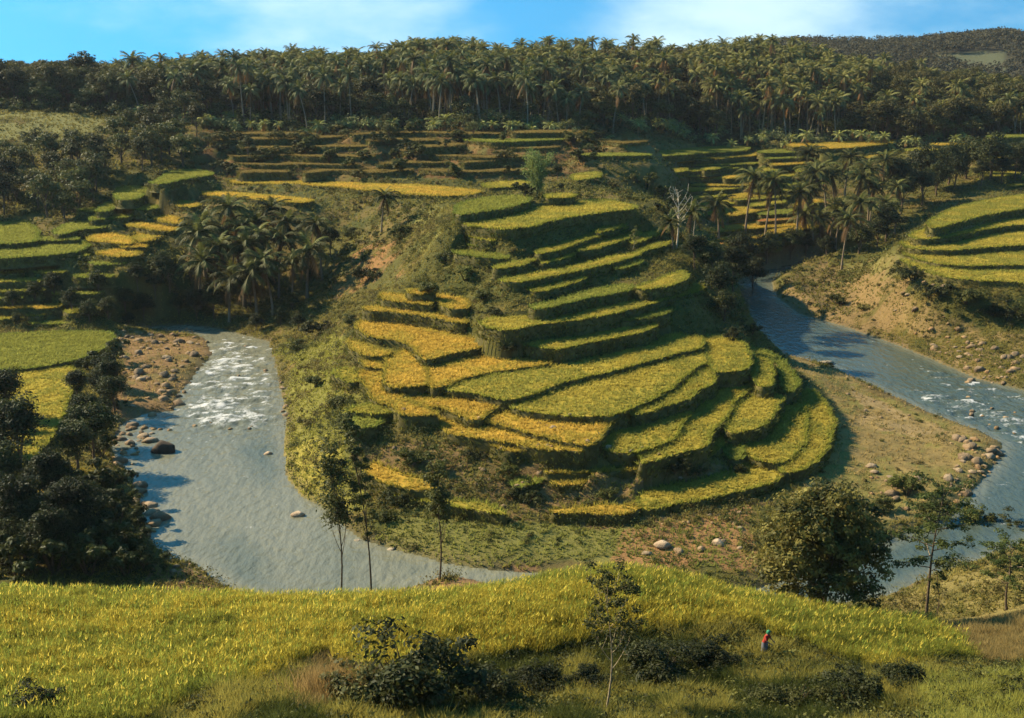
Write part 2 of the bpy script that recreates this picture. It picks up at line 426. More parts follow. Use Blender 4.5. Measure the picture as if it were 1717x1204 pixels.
 ('golden strip across the left hillside above the brightest orange plot', G5, ('d', 239), 0, [(197,372),(224,371),(264,378),(299,382),(297,387),(262,387),(224,380)]),
 ('large pale green terrace with a dark front on the left hillside', G5, ('d', 237), 2, [(87,390),(107,377),(140,370),(189,375),(174,382),(130,385),(100,395)]),
 ('brightest orange oval plot of the left hillside', G5, ('d', 228), 0, [(145,400),(162,393),(194,392),(222,401),(219,410),(187,407),(155,405)]),
 ('yellow plot at the brink, right of the brightest orange oval', G5, ('d', 233), 0, [(226,385),(262,390),(290,389),(264,400),(236,407),(229,400)]),
 ('brownish plot below the brightest orange oval at the brink', G5, ('d', 217), 0, [(157,424),(194,418),(232,420),(232,430),(187,431)]),
 ('broad olive terrace at the left frame edge under the dark wood', G5, ('d', 235), 2, [(-30,377),(45,368),(62,388),(64,406),(-30,411)]),
 ('wide olive terrace below the broad one at the left frame edge', G5, ('d', 220), 2, [(-30,416),(62,412),(135,402),(152,411),(125,425),(-30,436)]),
 ('thin lit ledge at the left frame edge, upper one in the dark bank', G5, ('d', 212), 1, [(-20,444),(62,442),(60,447),(-20,449)]),
 ('thin lit ledge in the middle of the dark left bank', G5, ('d', 208), 1, [(-20,468),(65,466),(100,463),(95,470),(-20,474)]),
 ('thin golden ledge low in the dark left bank', G5, ('d', 202), 0, [(-20,510),(65,513),(102,509),(100,515),(62,518),(-20,516)]),
 ('short golden ledge just above the left river field', G5, ('d', 200), 0, [(47,527),(75,522),(76,528),(50,531)]),
 ('dim ledge right of the golden ledges in the dark left bank', G5, ('d', 201), 1, [(107,520),(177,513),(174,519),(112,526)]),
 ('golden strip left of the long neck strip, above the palm thicket', G5, ('d', 258), 0, [(336,321),(385,323),(455,328),(532,335),(507,341),(437,335),(392,330),(343,328)]),
 # left bank fields
 ('smooth light green field on the left bank below the dark slope', G6, 2.6, 2, [(-30,562),(87,556),(185,555),(192,568),(175,585),(140,600),(87,612),(28,620),(-30,622)]),
 ('long yellow-green field in front of the smooth light green field on the left bank', G6, 2.1, 1, [(-30,640),(28,625),(87,618),(115,614),(143,628),(120,655),(105,690),(90,730),(60,760),(30,790),(-30,800)]),
 ('small golden plot among the dark trees of the left bank', G6, 1.7, 0, [(55,792),(100,780),(150,792),(165,815),(150,836),(65,838)]),
 # front ledges
 ('golden wedge field low on the spur\'s left front', G7, 3.6, 0, [(609,784),(630,773),(647,784),(675,793),(700,801),(735,819),(728,822),(700,822),(647,812),(619,798)]),
 ('greenish strip below the golden wedge field', G7, 2.7, 1, [(651,815),(700,824),(770,840),(805,842),(850,857),(850,866),(784,852),(707,840),(654,829)]),
 ('small orange plot between bushes at the middle front of the spur', G7, 2.4, 0, [(923,854),(979,850),(1014,845),(1067,845),(1070,854),(1049,864),(979,861),(927,861)]),
 ('long green-yellow field curving along the right front of the spur', G7, 2.3, 1, [(1072,828),(1124,813),(1193,802),(1262,775),(1292,775),(1311,786),(1311,802),(1273,816),(1207,832),(1124,845),(1073,857)]),
 ('thin golden ledge under the winding yellow field', G7, 4.0, 0, [(909,793),(944,787),(1014,786),(1074,782),(1077,787),(1014,792),(920,794)]),
 ('small boat-shaped orange ledge in the middle of the front bank', G7, 3.3, 0, [(920,803),(979,801),(986,805),(972,814),(937,814)]),
 ('tiny green grassy ledge left of the boat-shaped orange one', G7, 3.3, 2, [(860,812),(874,801),(906,801),(909,808),(888,814),(867,819)]),
 ('small green tongue of rice at the foot of the winding yellow field', G7, 3.7, 1, [(1188,753),(1198,730),(1212,729),(1209,748),(1196,761),(1176,767)]),
 ('green shrubby plot between the small tongue and the broad crescent', G7, 3.2, 2, [(1214,750),(1234,741),(1246,753),(1248,767),(1223,772)]),
]

# narrow, half-abandoned ledges of the back slopes, set out along the contours
_r = np.random.default_rng(31)
GB = 'narrow dry ledges of the brown slope under the grove'
for y in (286, 272, 258, 245, 233, 222):
    d = np.interp(y, [208, 250, 295], [340, 306, 277])
    x = 345 + _r.random() * 60
    while x < 1000:
        L_ = 70 + 190 * _r.random()
        if not (860 < x + L_ / 2 < 960 and y > 262) and x + L_ < 1110:
            t_ = 2.2 + 1.8 * _r.random(); s_ = _r.normal() * 3.2
            TERR.append(('narrow dry ledge crossing the brown slope under the grove', GB, ('d', d), 4 if _r.random() < .86 else 2, (lambda yy: [(x, yy[0]), (x + L_ * .3, yy[1] - t_ * .6), (x + L_ * .65, yy[2] - t_ * .6), (x + L_, yy[3] - 1), (x + L_, yy[3] + t_ * .5), (x + L_ * .65, yy[2] + t_), (x + L_ * .3, yy[1] + t_), (x + 3, yy[0] + t_)])(y + np.array([0, 1, 1, 1]) * s_ * .5 + _r.normal(size=4) * 2.2)))
        x += L_ + 12 + 50 * _r.random()
GL = 'small green ledges between the left hillside terraces'
for (x, y, L_, d, tn) in [(130,352,40,252,2),(60,400,70,227,2),(85,428,60,217,1),(150,440,70,213,2),(20,425,50,218,2),(-20,455,60,210,2),(60,455,50,210,1),(120,462,70,209,2),(-20,485,90,205,1),(90,490,80,206,2),(170,440,55,215,1),(-20,498,60,203,2),(50,540,70,198,2),(-10,532,50,199,1),(205,412,40,222,0),(230,398,30,230,1)]:
    TERR.append(('small ledge between the terraces of the left hillside', GL, ('d', d), tn, [(x, y), (x + L_ * .5, y - 3), (x + L_, y - 1), (x + L_, y + 2), (x + L_ * .5, y + 3.5), (x + 2, y + 3)]))
GQ = 'small ledges on the slope behind the bare tree'
for y in (252, 262, 273, 284, 296, 307, 318, 331, 342, 356, 367, 387, 397, 408):
    d = np.interp(y, [241, 270, 295, 314, 327, 351, 381, 390, 402, 412], [384, 366, 350, 337, 329, 312, 293, 287, 280, 276])
    x = 1095 + 70 * _r.random() + max(0, y - 330) * .9
    xe = 1345 + 40 * _r.random() if y < 370 else 1335
    while x < xe - 30:
        L_ = min(45 + 75 * _r.random(), xe - x)
        s_ = _r.normal() * 2.2 + 1
        TERR.append(('small ledge on the slope between the bare tree and the right palms', GQ, ('d', d), int(_r.choice([0, 0, 0, 1, 1, 2, 3])), [(x, y + 2), (x + L_ * .35, y - 2 - s_ * .5), (x + L_ * .7, y - 3 - s_), (x + L_, y - 3 - s_), (x + L_, y - s_ + 1), (x + L_ * .6, y + 3 - s_ * .6), (x + 3, y + 5)]))
        x += L_ + 4 + 22 * _r.random()
GZR = 'dim ledges above the right hillside'
for (x, y, L_, d, tn) in [(1520, 250, 90, 378, 1), (1600, 252, 110, 371, 2), (1530, 264, 80, 370, 0), (1640, 275, 90, 357, 1), (1560, 278, 70, 361, 2), (1640, 300, 90, 341, 1), (1690, 310, 60, 334, 2), (1655, 228, 90, 384, 2)]:
    TERR.append(('dim ledge in the shade above the right hillside', GZR, ('d', d), tn, [(x, y), (x + L_ * .5, y - 3), (x + L_, y - 2), (x + L_, y + 1), (x + L_ * .5, y + 2.5), (x + 2, y + 3)]))


def chaikin(P, it=2, k=0.2):
    P = np.asarray(P, float)
    for _ in range(it):
        Q = np.roll(P, -1, 0)
        P = np.stack([P * (1 - k) + Q * k, P * k + Q * (1 - k)], 1).reshape(-1, P.shape[1])
    return P


def resample(P, step):
    P = np.asarray(P, float); Q = np.vstack([P, P[:1]])
    L = np.concatenate([[0], np.cumsum(np.linalg.norm(np.diff(Q, axis=0), axis=1))])
    n = max(8, int(L[-1] / step))
    t = np.arange(n) / n * L[-1]
    return np.stack([np.interp(t, L, Q[:, i]) for i in range(2)], 1)


terr = []
for lab, grp, lev, tone, px in TERR:
    px = np.array(px, float)
    if isinstance(lev, tuple):
        c = px.mean(0)
        h = float(at_d(c[0], c[1], lev[1])[2])
    else:
        h = lev
    W = at_h(px[:, 0], px[:, 1], h)[:, :2]
    ring = resample(chaikin(W), 0.6)
    a = np.sum(ring[:, 0] * np.roll(ring[:, 1], -1) - np.roll(ring[:, 0], -1) * ring[:, 1]) / 2
    if a < 0:
        ring = ring[::-1]
    # hand-dug, slightly wavy edge
    s = np.arange(len(ring)) * 0.6
    nrm = np.roll(ring, -1, 0) - np.roll(ring, 1, 0)
    nrm = unit(np.stack([nrm[:, 1], -nrm[:, 0]], 1))
    ring = ring + nrm * ((fbm(ring[:, 0] * .35, ring[:, 1] * .35, 5, 3) - .5) * 0.8 + (fbm(ring[:, 0] * 1.3, ring[:, 1] * 1.3, 8, 2) - .5) * .35)[:, None]
    terr.append(dict(label=lab, group=grp, h=h, tone=tone, raw=W, ring=ring, nrm=nrm, area=abs(a), low=grp in (GB, GL, GQ, GZR, G5, G4, G3)))
# ------------------------------------------------------------------ river outline (water level 0)
RIV_L = [(-80,553),(120,556),(200,553),(240,549),(300,545),(345,548),(400,560),(450,573),(468,640),(480,700),(476,760),(480,800),(508,835),(545,852),(575,882),(605,905),(650,918),(700,932),(745,944),(790,952),(850,958),(905,960),(905,985),(840,985),(760,966),(725,972),(690,985),(640,998),(560,1010),(450,1005),(390,992),(352,968),(330,946),(285,937),(252,908),(243,870),(232,835),(222,800),(195,770),(187,742),(205,712),(250,692),(292,690),(300,660),(335,622),(356,594),(344,568),(310,559),(262,557),(215,559),(120,563),(-80,561)]
RIV_R = [(1225,498),(1260,540),(1300,580),(1316,594),(1390,614),(1480,656),(1560,693),(1640,722),(1682,745),(1668,778),(1625,830),(1600,862),(1560,880),(1490,905),(1400,948),(1250,992),(1100,982),(905,960),(905,985),(1100,1015),(1250,1036),(1400,1015),(1490,1000),(1560,965),(1650,938),(1717,912),(1800,880),(1860,820),(1860,720),(1800,690),(1717,655),(1640,636),(1560,602),(1500,577),(1420,549),(1340,526),(1302,497),(1292,472),(1330,457),(1400,446),(1445,433),(1455,420),(1400,428),(1330,440),(1280,452),(1240,470),(1225,485)]
rivL = at_h(*np.array(RIV_L, float).T, 0.0)[:, :2]
rivR = at_h(*np.array(RIV_R, float).T, 0.0)[:, :2]

# ------------------------------------------------------------------ terrain control points: (px, py, height) or (px, py, ('d', distance))
D = lambda d: ('d', d)
CTRL = [
 # back slope up to the plateau
 (350,295,D(280)),(350,250,D(306)),(350,212,D(335)),(450,292,D(281)),(450,250,D(306)),(450,212,D(335)),(600,295,D(276)),(600,250,D(306)),(600,210,D(338)),
 (750,300,D(273)),(750,250,D(306)),(750,208,D(340)),(860,290,D(278)),(900,250,D(306)),(900,208,D(340)),(1000,240,D(338)),(1050,212,D(370)),(1150,232,D(389)),(1200,224,D(392)),
 (1300,226,D(392)),(1450,224,D(393)),(1600,222,D(393)),(1700,226,D(388)),(1800,226,D(388)),(1900,230,D(384)),
 # plateau under the grove
 (300,190,D(400)),(600,186,D(400)),(900,180,D(400)),(1200,186,D(428)),(1500,192,D(428)),(1700,197,D(428)),
 (100,160,D(430)),(300,160,D(460)),(600,150,D(470)),(900,140,D(470)),(1200,140,D(480)),(1500,150,D(480)),(1700,165,D(470)),(1900,170,D(470)),
 (300,150,D(560)),(700,138,D(580)),(1100,128,D(580)),(1500,136,D(580)),(1900,150,D(560)),(-100,150,D(560)),
 (300,145,D(800)),(1000,135,D(800)),(1600,140,D(800)),
 # left wooded slope
 (-60,230,D(315)),(60,228,D(315)),(160,228,D(315)),(-60,194,D(335)),(80,192,D(335)),(200,195,D(345)),(60,170,D(370)),(-60,170,D(370)),(60,290,D(284)),(160,300,D(280)),(-60,300,D(284)),(40,350,D(255)),(-60,355,D(255)),(140,345,D(258)),(240,280,D(280)),(300,270,D(288)),(-250,300,D(284)),(-250,200,D(345)),(-250,400,D(232)),
 # dark left bank
 (100,480,D(206)),(200,470,D(211)),(250,450,D(218)),(280,480,D(217)),(260,530,D(210)),(150,540,D(202)),(20,545,D(198)),(230,500,D(211)),(-100,540,D(198)),
 # slope with the palm thicket
 (300,400,D(241)),(330,520,D(213)),(350,450,D(226)),(400,400,D(240)),(450,360,D(247)),(560,360,D(247)),(400,470,D(224)),(400,530,D(210)),(480,500,3.6),(480,540,2.0),(560,470,8.0),(560,520,5.0),(610,430,12),(560,410,12),(640,380,16.5),(700,345,20),(700,400,17),(740,450,15),(660,460,11.5),(720,360,20.2),(530,570,2.5),(540,600,3.2),(500,640,1.5),(500,700,1.2),(520,760,1.5),(530,800,1.0),(590,860,.7),(560,700,4.2),(560,780,2.8),(600,760,3.6),
 (780,440,15.8),(800,480,13.4),(795,515,11.2),
 # front of the spur
 (640,880,1.2),(720,880,1.8),(800,900,1.6),(900,890,1.9),(1000,890,1.8),(1100,895,1.7),(1200,880,1.6),(800,930,.5),(900,935,.5),(1000,935,.5),(1100,935,.6),(1250,870,1.5),(1100,965,.9),(1200,965,1.0),(1000,955,.8),(700,760,4.4),(760,790,3.7),(820,790,3.7),(820,820,2.7),(1150,800,3.2),(1000,825,2.6),(660,730,5.2),(680,700,6.0),
 # gravel bar right of the spur
 (1360,620,1.3),(1420,660,1.1),(1450,720,.9),(1550,740,.7),(1600,770,.6),(1500,800,.9),(1420,790,1.0),(1400,840,.9),(1500,850,.7),(1330,850,1.1),
 (1190,520,9),(1210,480,8),(1215,560,3.5),(1240,560,1.8),(1280,590,1.5),(1180,440,D(198)),(1150,430,D(200)),(1130,380,D(215)),(1140,350,D(232)),(1090,330,D(248)),(1230,440,D(256)),(1160,415,D(262)),
 # far slope down to the river, right bank
 (1280,420,D(274)),(1350,410,D(282)),(1420,410,D(297)),(1480,400,D(300)),(1400,340,D(322)),(1500,330,D(328)),(1450,300,D(346)),(1600,300,D(344)),(1700,300,D(336)),(1560,330,D(324)),(1660,320,D(322)),
 (1340,490,1.6),(1400,470,2.0),(1440,480,3.2),(1480,450,5.5),(1490,500,3.0),(1500,540,1.6),(1420,520,.9),(1460,440,4.0),(1540,500,4.6),(1620,500,5.6),(1717,500,6.6),(1800,500,7),(1560,550,2.2),(1640,560,2.6),(1717,570,2.8),(1800,590,2.8),(1600,600,1.2),(1717,630,1.3),(1900,560,3),
 (1900,350,D(247)),(1900,430,D(228)),
 (1150,300,D(346)),(1100,300,D(330)),(1200,290,D(353)),(1180,330,D(326)),(1130,270,D(356)),(1060,285,D(316)),
 (1350,280,D(359)),(1350,320,D(333)),(1430,262,D(370)),(1450,350,D(320)),(1300,300,D(346)),(1250,330,D(326)),(1300,360,D(306)),(1390,380,D(305)),(1470,300,D(346)),(1510,270,D(366)),
 # left bank
 (260,600,1.2),(240,640,1.2),(280,640,.8),(180,660,1.6),(150,720,1.6),(160,800,1.4),(100,860,1.6),(200,860,1.2),(200,920,1.0),(100,930,1.6),(20,900,1.8),(20,700,1.8),(-100,800,2),(-100,950,2.5),(260,950,1.2),(300,962,1.0),(340,985,.8),
 (-250,600,3),(-250,800,3),
 # near slope
 (0,997,D(73)),(150,1002,D(72.5)),(300,1007,D(72)),(450,1013,D(72)),(600,1010,D(72)),(750,1006,D(72)),(880,998,D(72)),(950,969,D(73)),(1050,957,D(74)),(1150,977,D(73)),(1230,1019,D(71)),(1350,1031,D(70)),(1480,1053,D(68)),(1600,1099,D(64)),(1655,1131,D(62)),
 (0,1090,D(59.5)),(300,1090,D(60)),(600,1080,D(60.5)),(850,1050,D(62.5)),(1000,1030,D(64)),(1150,1020,D(65)),(700,1130,D(58)),(800,1125,D(58.6)),(900,1110,D(60)),(1000,1104,D(60.6)),(1100,1100,D(61)),(1250,1090,D(61.6)),(1400,1122,D(58.8)),(1530,1145,D(57)),(1180,1110,D(60)),(1300,1110,D(60)),
 (0,1204,D(46)),(300,1204,D(46)),(500,1190,D(47.5)),(700,1204,D(49)),(900,1204,D(49.5)),(1100,1204,D(49.5)),(1300,1204,D(49.5)),(1450,1204,D(49)),(1600,1180,D(50)),(1717,1204,D(48)),(1717,1150,D(53)),(1660,1140,D(54)),
 (-200,1000,D(72)),(-200,1150,D(52)),
 (1600,1010,2.2),(1560,1000,1.6),(1700,970,3.4),(1717,1030,D(76)),(1660,1060,D(72)),(1640,1030,2.6),(1850,1000,6),(1850,1100,D(62)),(1530,1020,1.6),
]
EXTRA = [(0, -30, 46), (-60, -30, 46), (60, -30, 46), (0, 0, 43), (-40, 0, 43), (40, 0, 43), (0, 12, 33), (-30, 12, 33), (30, 12, 33), (0, 28, 23.5), (-30, 28, 23.5), (30, 28, 23.5), (0, 40, 18.5), (-30, 40, 18.5), (30, 40, 18.5),
         (0, 81, 5), (-20, 81, 4.5), (-40, 82, 4.5), (20, 82, 5), (10, 83, 5), (-20, 88, 1.2), (0, 89, 1.2), (-38, 88, 1.5), (22, 86, 1.5), (30, 82, 3),
         (0, 1200, 30), (500, 1200, 30), (-500, 1200, 30), (0, 3000, 20), (900, 3000, 20), (-900, 3000, 20)]
pts = []
for a, b, z in CTRL:
    if isinstance(z, tuple):
        pts.append(at_d(a, b, z[1]))
    else:
        pts.append(at_h(a, b, z))
pts += [np.array(e, float) for e in EXTRA]
for t in terr:
    c = t['raw'].mean(0)
    if t['area'] > 25:
        pts.append(np.array([c[0], c[1], t['h'] - 0.9]))
    st = 2 if len(t['raw']) > 8 else 1
    for v in t['raw'][::st]:
        pts.append(np.array([v[0], v[1], t['h'] - 1.0]))
pts = np.array(pts)
# drop near-duplicates
keep = []
for i, p in enumerate(pts):
    if all((p[0] - pts[j, 0]) ** 2 + (p[1] - pts[j, 1]) ** 2 > 0.6 for j in keep):
        keep.append(i)
pts = pts[keep]
CC = 3.0
A = np.sqrt(((pts[:, None, :2] - pts[None, :, :2]) ** 2).sum(-1) + CC * CC)
n = len(pts)
Pm = np.concatenate([np.ones((n, 1)), pts[:, :2] / 100], 1)
K = np.zeros((n + 3, n + 3))
K[:n, :n] = A - np.eye(n) * (2.0)      # slight smoothing
K[:n, n:] = Pm; K[n:, :n] = Pm.T
sol = np.linalg.solve(K, np.concatenate([pts[:, 2], np.zeros(3)]))


def rbf(x, y):
    x = np.ravel(x); y = np.ravel(y)
    out = np.empty(len(x))
    for i in range(0, len(x), 20000):
        a = x[i:i + 20000]; b = y[i:i + 20000]
        d = np.sqrt((a[:, None] - pts[None, :, 0]) ** 2 + (b[:, None] - pts[None, :, 1]) ** 2 + CC * CC)
        out[i:i + 20000] = d @ sol[:n] + sol[n] + (sol[n + 1] * a + sol[n + 2] * b) / 100
    return out


# fan-shaped ground sheet: rows by distance, columns by bearing
ys = np.concatenate([np.arange(-25, 42, 3.0), np.arange(42, 100, .42), np.arange(100, 225, .5), np.arange(225, 400, .8), np.arange(400, 600, 3), np.arange(600, 3200, 60)])
NC = 471
ss = np.linspace(-1, 1, NC)
hw = 0.60 * np.maximum(ys, 0) + 22
GX = ss[None, :] * hw[:, None]
GY = np.repeat(ys[:, None], NC, 1)
GZ = rbf(GX, GY).reshape(GX.shape)
# small-scale lumps
amp = np.where(GY < 100, .25, np.where(GY < 340, .55, 1.2))
GZ = GZ + (fbm(GX * .22, GY * .22, 3, 4) - .5) * amp + (fbm(GX * .9, GY * .9, 9, 2) - .5) * .25
PXg, PYg = project(np.stack([GX, GY, GZ], -1))
# old dry steps on the back slope
BROWN = [(330,296),(340,205),(1120,205),(1110,250),(1000,262),(990,290),(860,300)]
inb = inpoly(PXg, PYg, BROWN) & (GY > 255) & (GY < 350) & (PXg < 1000)
wv = GZ + (fbm(GX * .03, GY * .03, 21, 3) - .5) * 5
q = wv / 2.5
stp = (np.floor(q) + .25 * (q - np.floor(q)) + .75 * sstep(.72, .97, q - np.floor(q))) * 2.5 - (wv - GZ)
GZ = np.where(inb, stp, GZ)
DW = np.full(GX.shape, 99.0); INR = np.zeros(GX.shape, bool)
rsel = (ys > 78) & (ys < 335)
sub = np.where(rsel)[0]
gx, gy = GX[sub], GY[sub]
INR[sub] = inpoly(gx, gy, rivL) | inpoly(gx, gy, rivR)
DW[sub] = np.minimum(polydist(gx, gy, rivL), polydist(gx, gy, rivR))
bank = 0.10 + 0.22 * DW + .25 * (fbm(GX * .5, GY * .5, 33, 3) - .4)
out = bank + (np.maximum(GZ, .35) - bank) * sstep(0.3, 4.0, DW)
GZ = np.where(INR, -np.minimum(.15 + .3 * DW, 1.2), np.where(GY > 78, np.maximum(out, 0.06), GZ))
GZ = np.where((GY > 600), np.minimum(GZ, 44), GZ)
# earth piled against the terraces, then dug away under them
for t in terr:
    lo = t['ring'].min(0) - 16; hi = t['ring'].max(0) + 16
    r0, r1 = np.searchsorted(ys, [lo[1], hi[1]])
    if r1 <= r0: continue
    x = GX[r0:r1]; y = GY[r0:r1]
    bb = (x > lo[0]) & (x < hi[0])
    if not bb.any(): continue
    dd = polydist(x[bb], y[bb], t['ring'])
    ok = (dd < 16) & (DW[r0:r1][bb] > 2.0) & ~INR[r0:r1][bb]
    g = GZ[r0:r1]
    gb = g[bb]
    gb = np.where(ok, np.maximum(gb, t['h'] - (.75 if t['low'] else 1.5) - .5 * np.minimum(dd, 3) - 1.25 * np.maximum(dd - 3, 0) + (fbm(x[bb] * .4, y[bb] * .4, 19, 3) - .5) * .6), gb)
    g[bb] = gb
    GZ[r0:r1] = g
for t in terr:
    lo = t['ring'].min(0) - 1.2; hi = t['ring'].max(0) + 1.2
    r0, r1 = np.searchsorted(ys, [lo[1], hi[1]])
    if r1 <= r0: continue
    x = GX[r0:r1]; y = GY[r0:r1]
    bb = (x > lo[0]) & (x < hi[0])
    if not bb.any(): continue
    ii = inpoly(x, y, t['ring'])
    dd = polydist(x[bb], y[bb], t['ring'])
    near = np.zeros(x.shape, bool); near[bb] = dd < 0.55
    m = (ii | near) & bb
    # raise the ground close under a terrace that would hang in the air, lower it where it pokes through
    wide = np.zeros(x.shape, bool); wide[bb] = dd < 1.2
    g = GZ[r0:r1]
    g[m] = np.clip(g[m], t['h'] - 1.6, t['h'] - .55)
    GZ[r0:r1] = g
ZC = GZ.copy()
for t in sorted(terr, key=lambda t: t['h']):
    lo = t['ring'].min(0); hi = t['ring'].max(0)
    r0, r1 = np.searchsorted(ys, [lo[1], hi[1]])
    if r1 <= r0: continue
    x = GX[r0:r1]; y = GY[r0:r1]
    m = inpoly(x, y, t['ring'])
    z = ZC[r0:r1]; z[m] = np.maximum(z[m], t['h'])
    ZC[r0:r1] = z


def ground(x, y, G=None):
    """height of the ground (with terraces) at world x, y"""
    G = ZC if G is None else G
    x = np.asarray(x, float); y = np.asarray(y, float)
    i = np.clip(np.searchsorted(ys, y) - 1, 0, len(ys) - 2)
    fy = np.clip((y - ys[i]) / (ys[i + 1] - ys[i]), 0, 1)

    def row(k):
        s = np.clip((x / hw[k] + 1) / 2 * (NC - 1), 0, NC - 1.001)
        j = s.astype(int); f = s - j
        return G[k, j] * (1 - f) + G[k, j + 1] * f
    return row(i) * (1 - fy) + row(i + 1) * fy


def hit(px, py, dmin=38, dmax=620):
    """first ground point on the sight line through a photo pixel"""
    r = ray(px, py)
    d = np.concatenate([np.arange(dmin, 340, .25), np.arange(340, dmax, 1.)])
    P = r[None] / r[1] * d[:, None] + np.array([0, 0, CAMZ])
    below = P[:, 2] <= ground(P[:, 0], P[:, 1])
    k = int(np.argmax(below)) if below.any() else len(d) - 1
    p = P[k].copy()
    p[2] = float(ground(p[0], p[1]))
    return p


# ------------------------------------------------------------------ what grows or lies on the ground, as colours of the soil
def mixc(c, col, w):
    return c * (1 - w[..., None]) + np.asarray(col) * w[..., None]


n1 = fbm(GX * .12, GY * .12, 41, 4); n2 = fbm(GX * .5, GY * .5, 51, 4)
C = np.zeros(GX.shape + (3,)) + np.array([.075, .075, .022])
C = mixc(C, (.13, .10, .035), sstep(.45, .65, n1))
C = mixc(C, (.05, .065, .02), sstep(.5, .7, n2) * .7)
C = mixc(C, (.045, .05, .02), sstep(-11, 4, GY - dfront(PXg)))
tread = sstep(.5, .95, q - np.floor(q))
C = np.where(inb[..., None], mixc(mixc(np.zeros(C.shape) + np.array([.12, .070, .030]), (.10, .095, .032), sstep(.4, .6, n2)), (.19, .13, .05), tread * .0 + .5 * sstep(.5, .7, n1)), C)


PXn = PXg + (fbm(GX * .11, GY * .11, 301, 4) - .5) * 90
PYn = PYg + (fbm(GX * .11, GY * .11, 305, 4) - .5) * 60


def paint(poly, col, d0, d1, w=1.0, nz=None, soft=0.0):
    global C
    m = inpoly(PXn, PYn, poly) & (GY > d0) & (GY < d1)
    ww = m * w
    if nz is not None:
        ww = ww * sstep(nz - .08, nz + .08, n2 * .6 + n1 * .4)
    C = mixc(C, col, ww.astype(float))


paint([(1300,590),(1340,600),(1480,655),(1690,745),(1650,800),(1600,870),(1330,880),(1330,830),(1400,760),(1400,700),(1340,640)], (.20,.155,.065), 95, 240)
paint([(1300,590),(1340,600),(1480,655),(1690,745),(1650,800),(1600,870),(1330,880),(1330,830),(1400,760),(1400,700),(1340,640)], (.15,.14,.045), 95, 240, 1, .5)
paint([(1420,640),(1520,690),(1600,730),(1560,760),(1440,700)], (.27,.20,.11), 95, 240, .8, .47)
paint([(195,555),(380,570),(340,600),(300,690),(190,720),(190,640)], (.21,.135,.065), 120, 240)
paint([(230,600),(350,590),(320,660),(220,680)], (.12,.11,.04), 120, 240, .8, .5)
paint([(1300,470),(1400,450),(1520,440),(1520,590),(1420,552),(1300,505)], (.175,.125,.060), 150, 300, .9, .42)
paint([(1420,440),(1520,420),(1520,500),(1440,480)], (.13,.13,.04), 150, 300, .8, .45)
paint([(1500,540),(1760,560),(1760,665),(1640,640)], (.19,.14,.065), 150, 300, .9, .44)
paint([(720,955),(920,950),(920,1000),(700,1000)], (.26,.15,.075), 80, 105)
paint([(250,920),(370,945),(360,1000),(240,1000)], (.20,.12,.06), 80, 120)
paint([(540,440),(660,400),(680,470),(560,500)], (.24,.13,.06), 190, 260, .8, .5)
paint([(470,580),(560,560),(600,700),(620,850),(560,860),(480,820)], (.15,.15,.035), 95, 220, .9, .35)
paint([(480,720),(560,750),(580,850),(480,820)], (.26,.23,.05), 95, 220, .9, .3)
paint([(640,860),(1280,880),(1250,940),(800,945),(640,920)], (.15,.15,.045), 90, 140, .9, .3)
paint([(-60,196),(165,190),(170,238),(-60,240)], (.17,.17,.065), 290, 360, 1)
paint([(990,235),(1250,240),(1260,330),(1180,360),(1060,330),(1000,300)], (.17,.125,.05), 230, 392, .9, .42)
paint([(1150,300),(1400,300),(1400,420),(1150,430)], (.13,.085,.035), 255, 392, .9, .4)
paint([(1500,980),(1760,930),(1760,1110),(1640,1130),(1500,1050)], (.19,.16,.06), 60, 110, .9, .36)
paint([(560,740),(700,730),(900,770),(1080,790),(1290,800),(1300,850),(1080,870),(850,870),(650,860)], (.17,.115,.055), 90, 150, .9, .42)
paint([(1040,880),(1260,850),(1260,950),(1040,950)], (.24,.135,.065), 85, 140, .9, .38)
paint([(700,300),(760,320),(760,480),(700,480)], (.14,.14,.04), 190, 260, .9, .4)
C = np.where((GZ < .03)[..., None], np.array([.10, .11, .075]), C)
wet = sstep(0.9, 0.2, GZ) * (GZ >= .03) * (DW < 3)
C = mixc(C, (.13, .10, .06), wet * .5)
ri, ci = np.meshgrid(np.arange(len(ys) - 1), np.arange(NC - 1), indexing='ij')
k = ri * NC + ci
F = np.stack([k, k + 1, k + NC + 1, k + NC], -1).reshape(-1, 4)
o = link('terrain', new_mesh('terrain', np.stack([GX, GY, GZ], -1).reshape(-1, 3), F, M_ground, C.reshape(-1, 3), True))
tag(o, 'earth and grass slopes of the river valley under the rice terraces', None, None, 'structure')

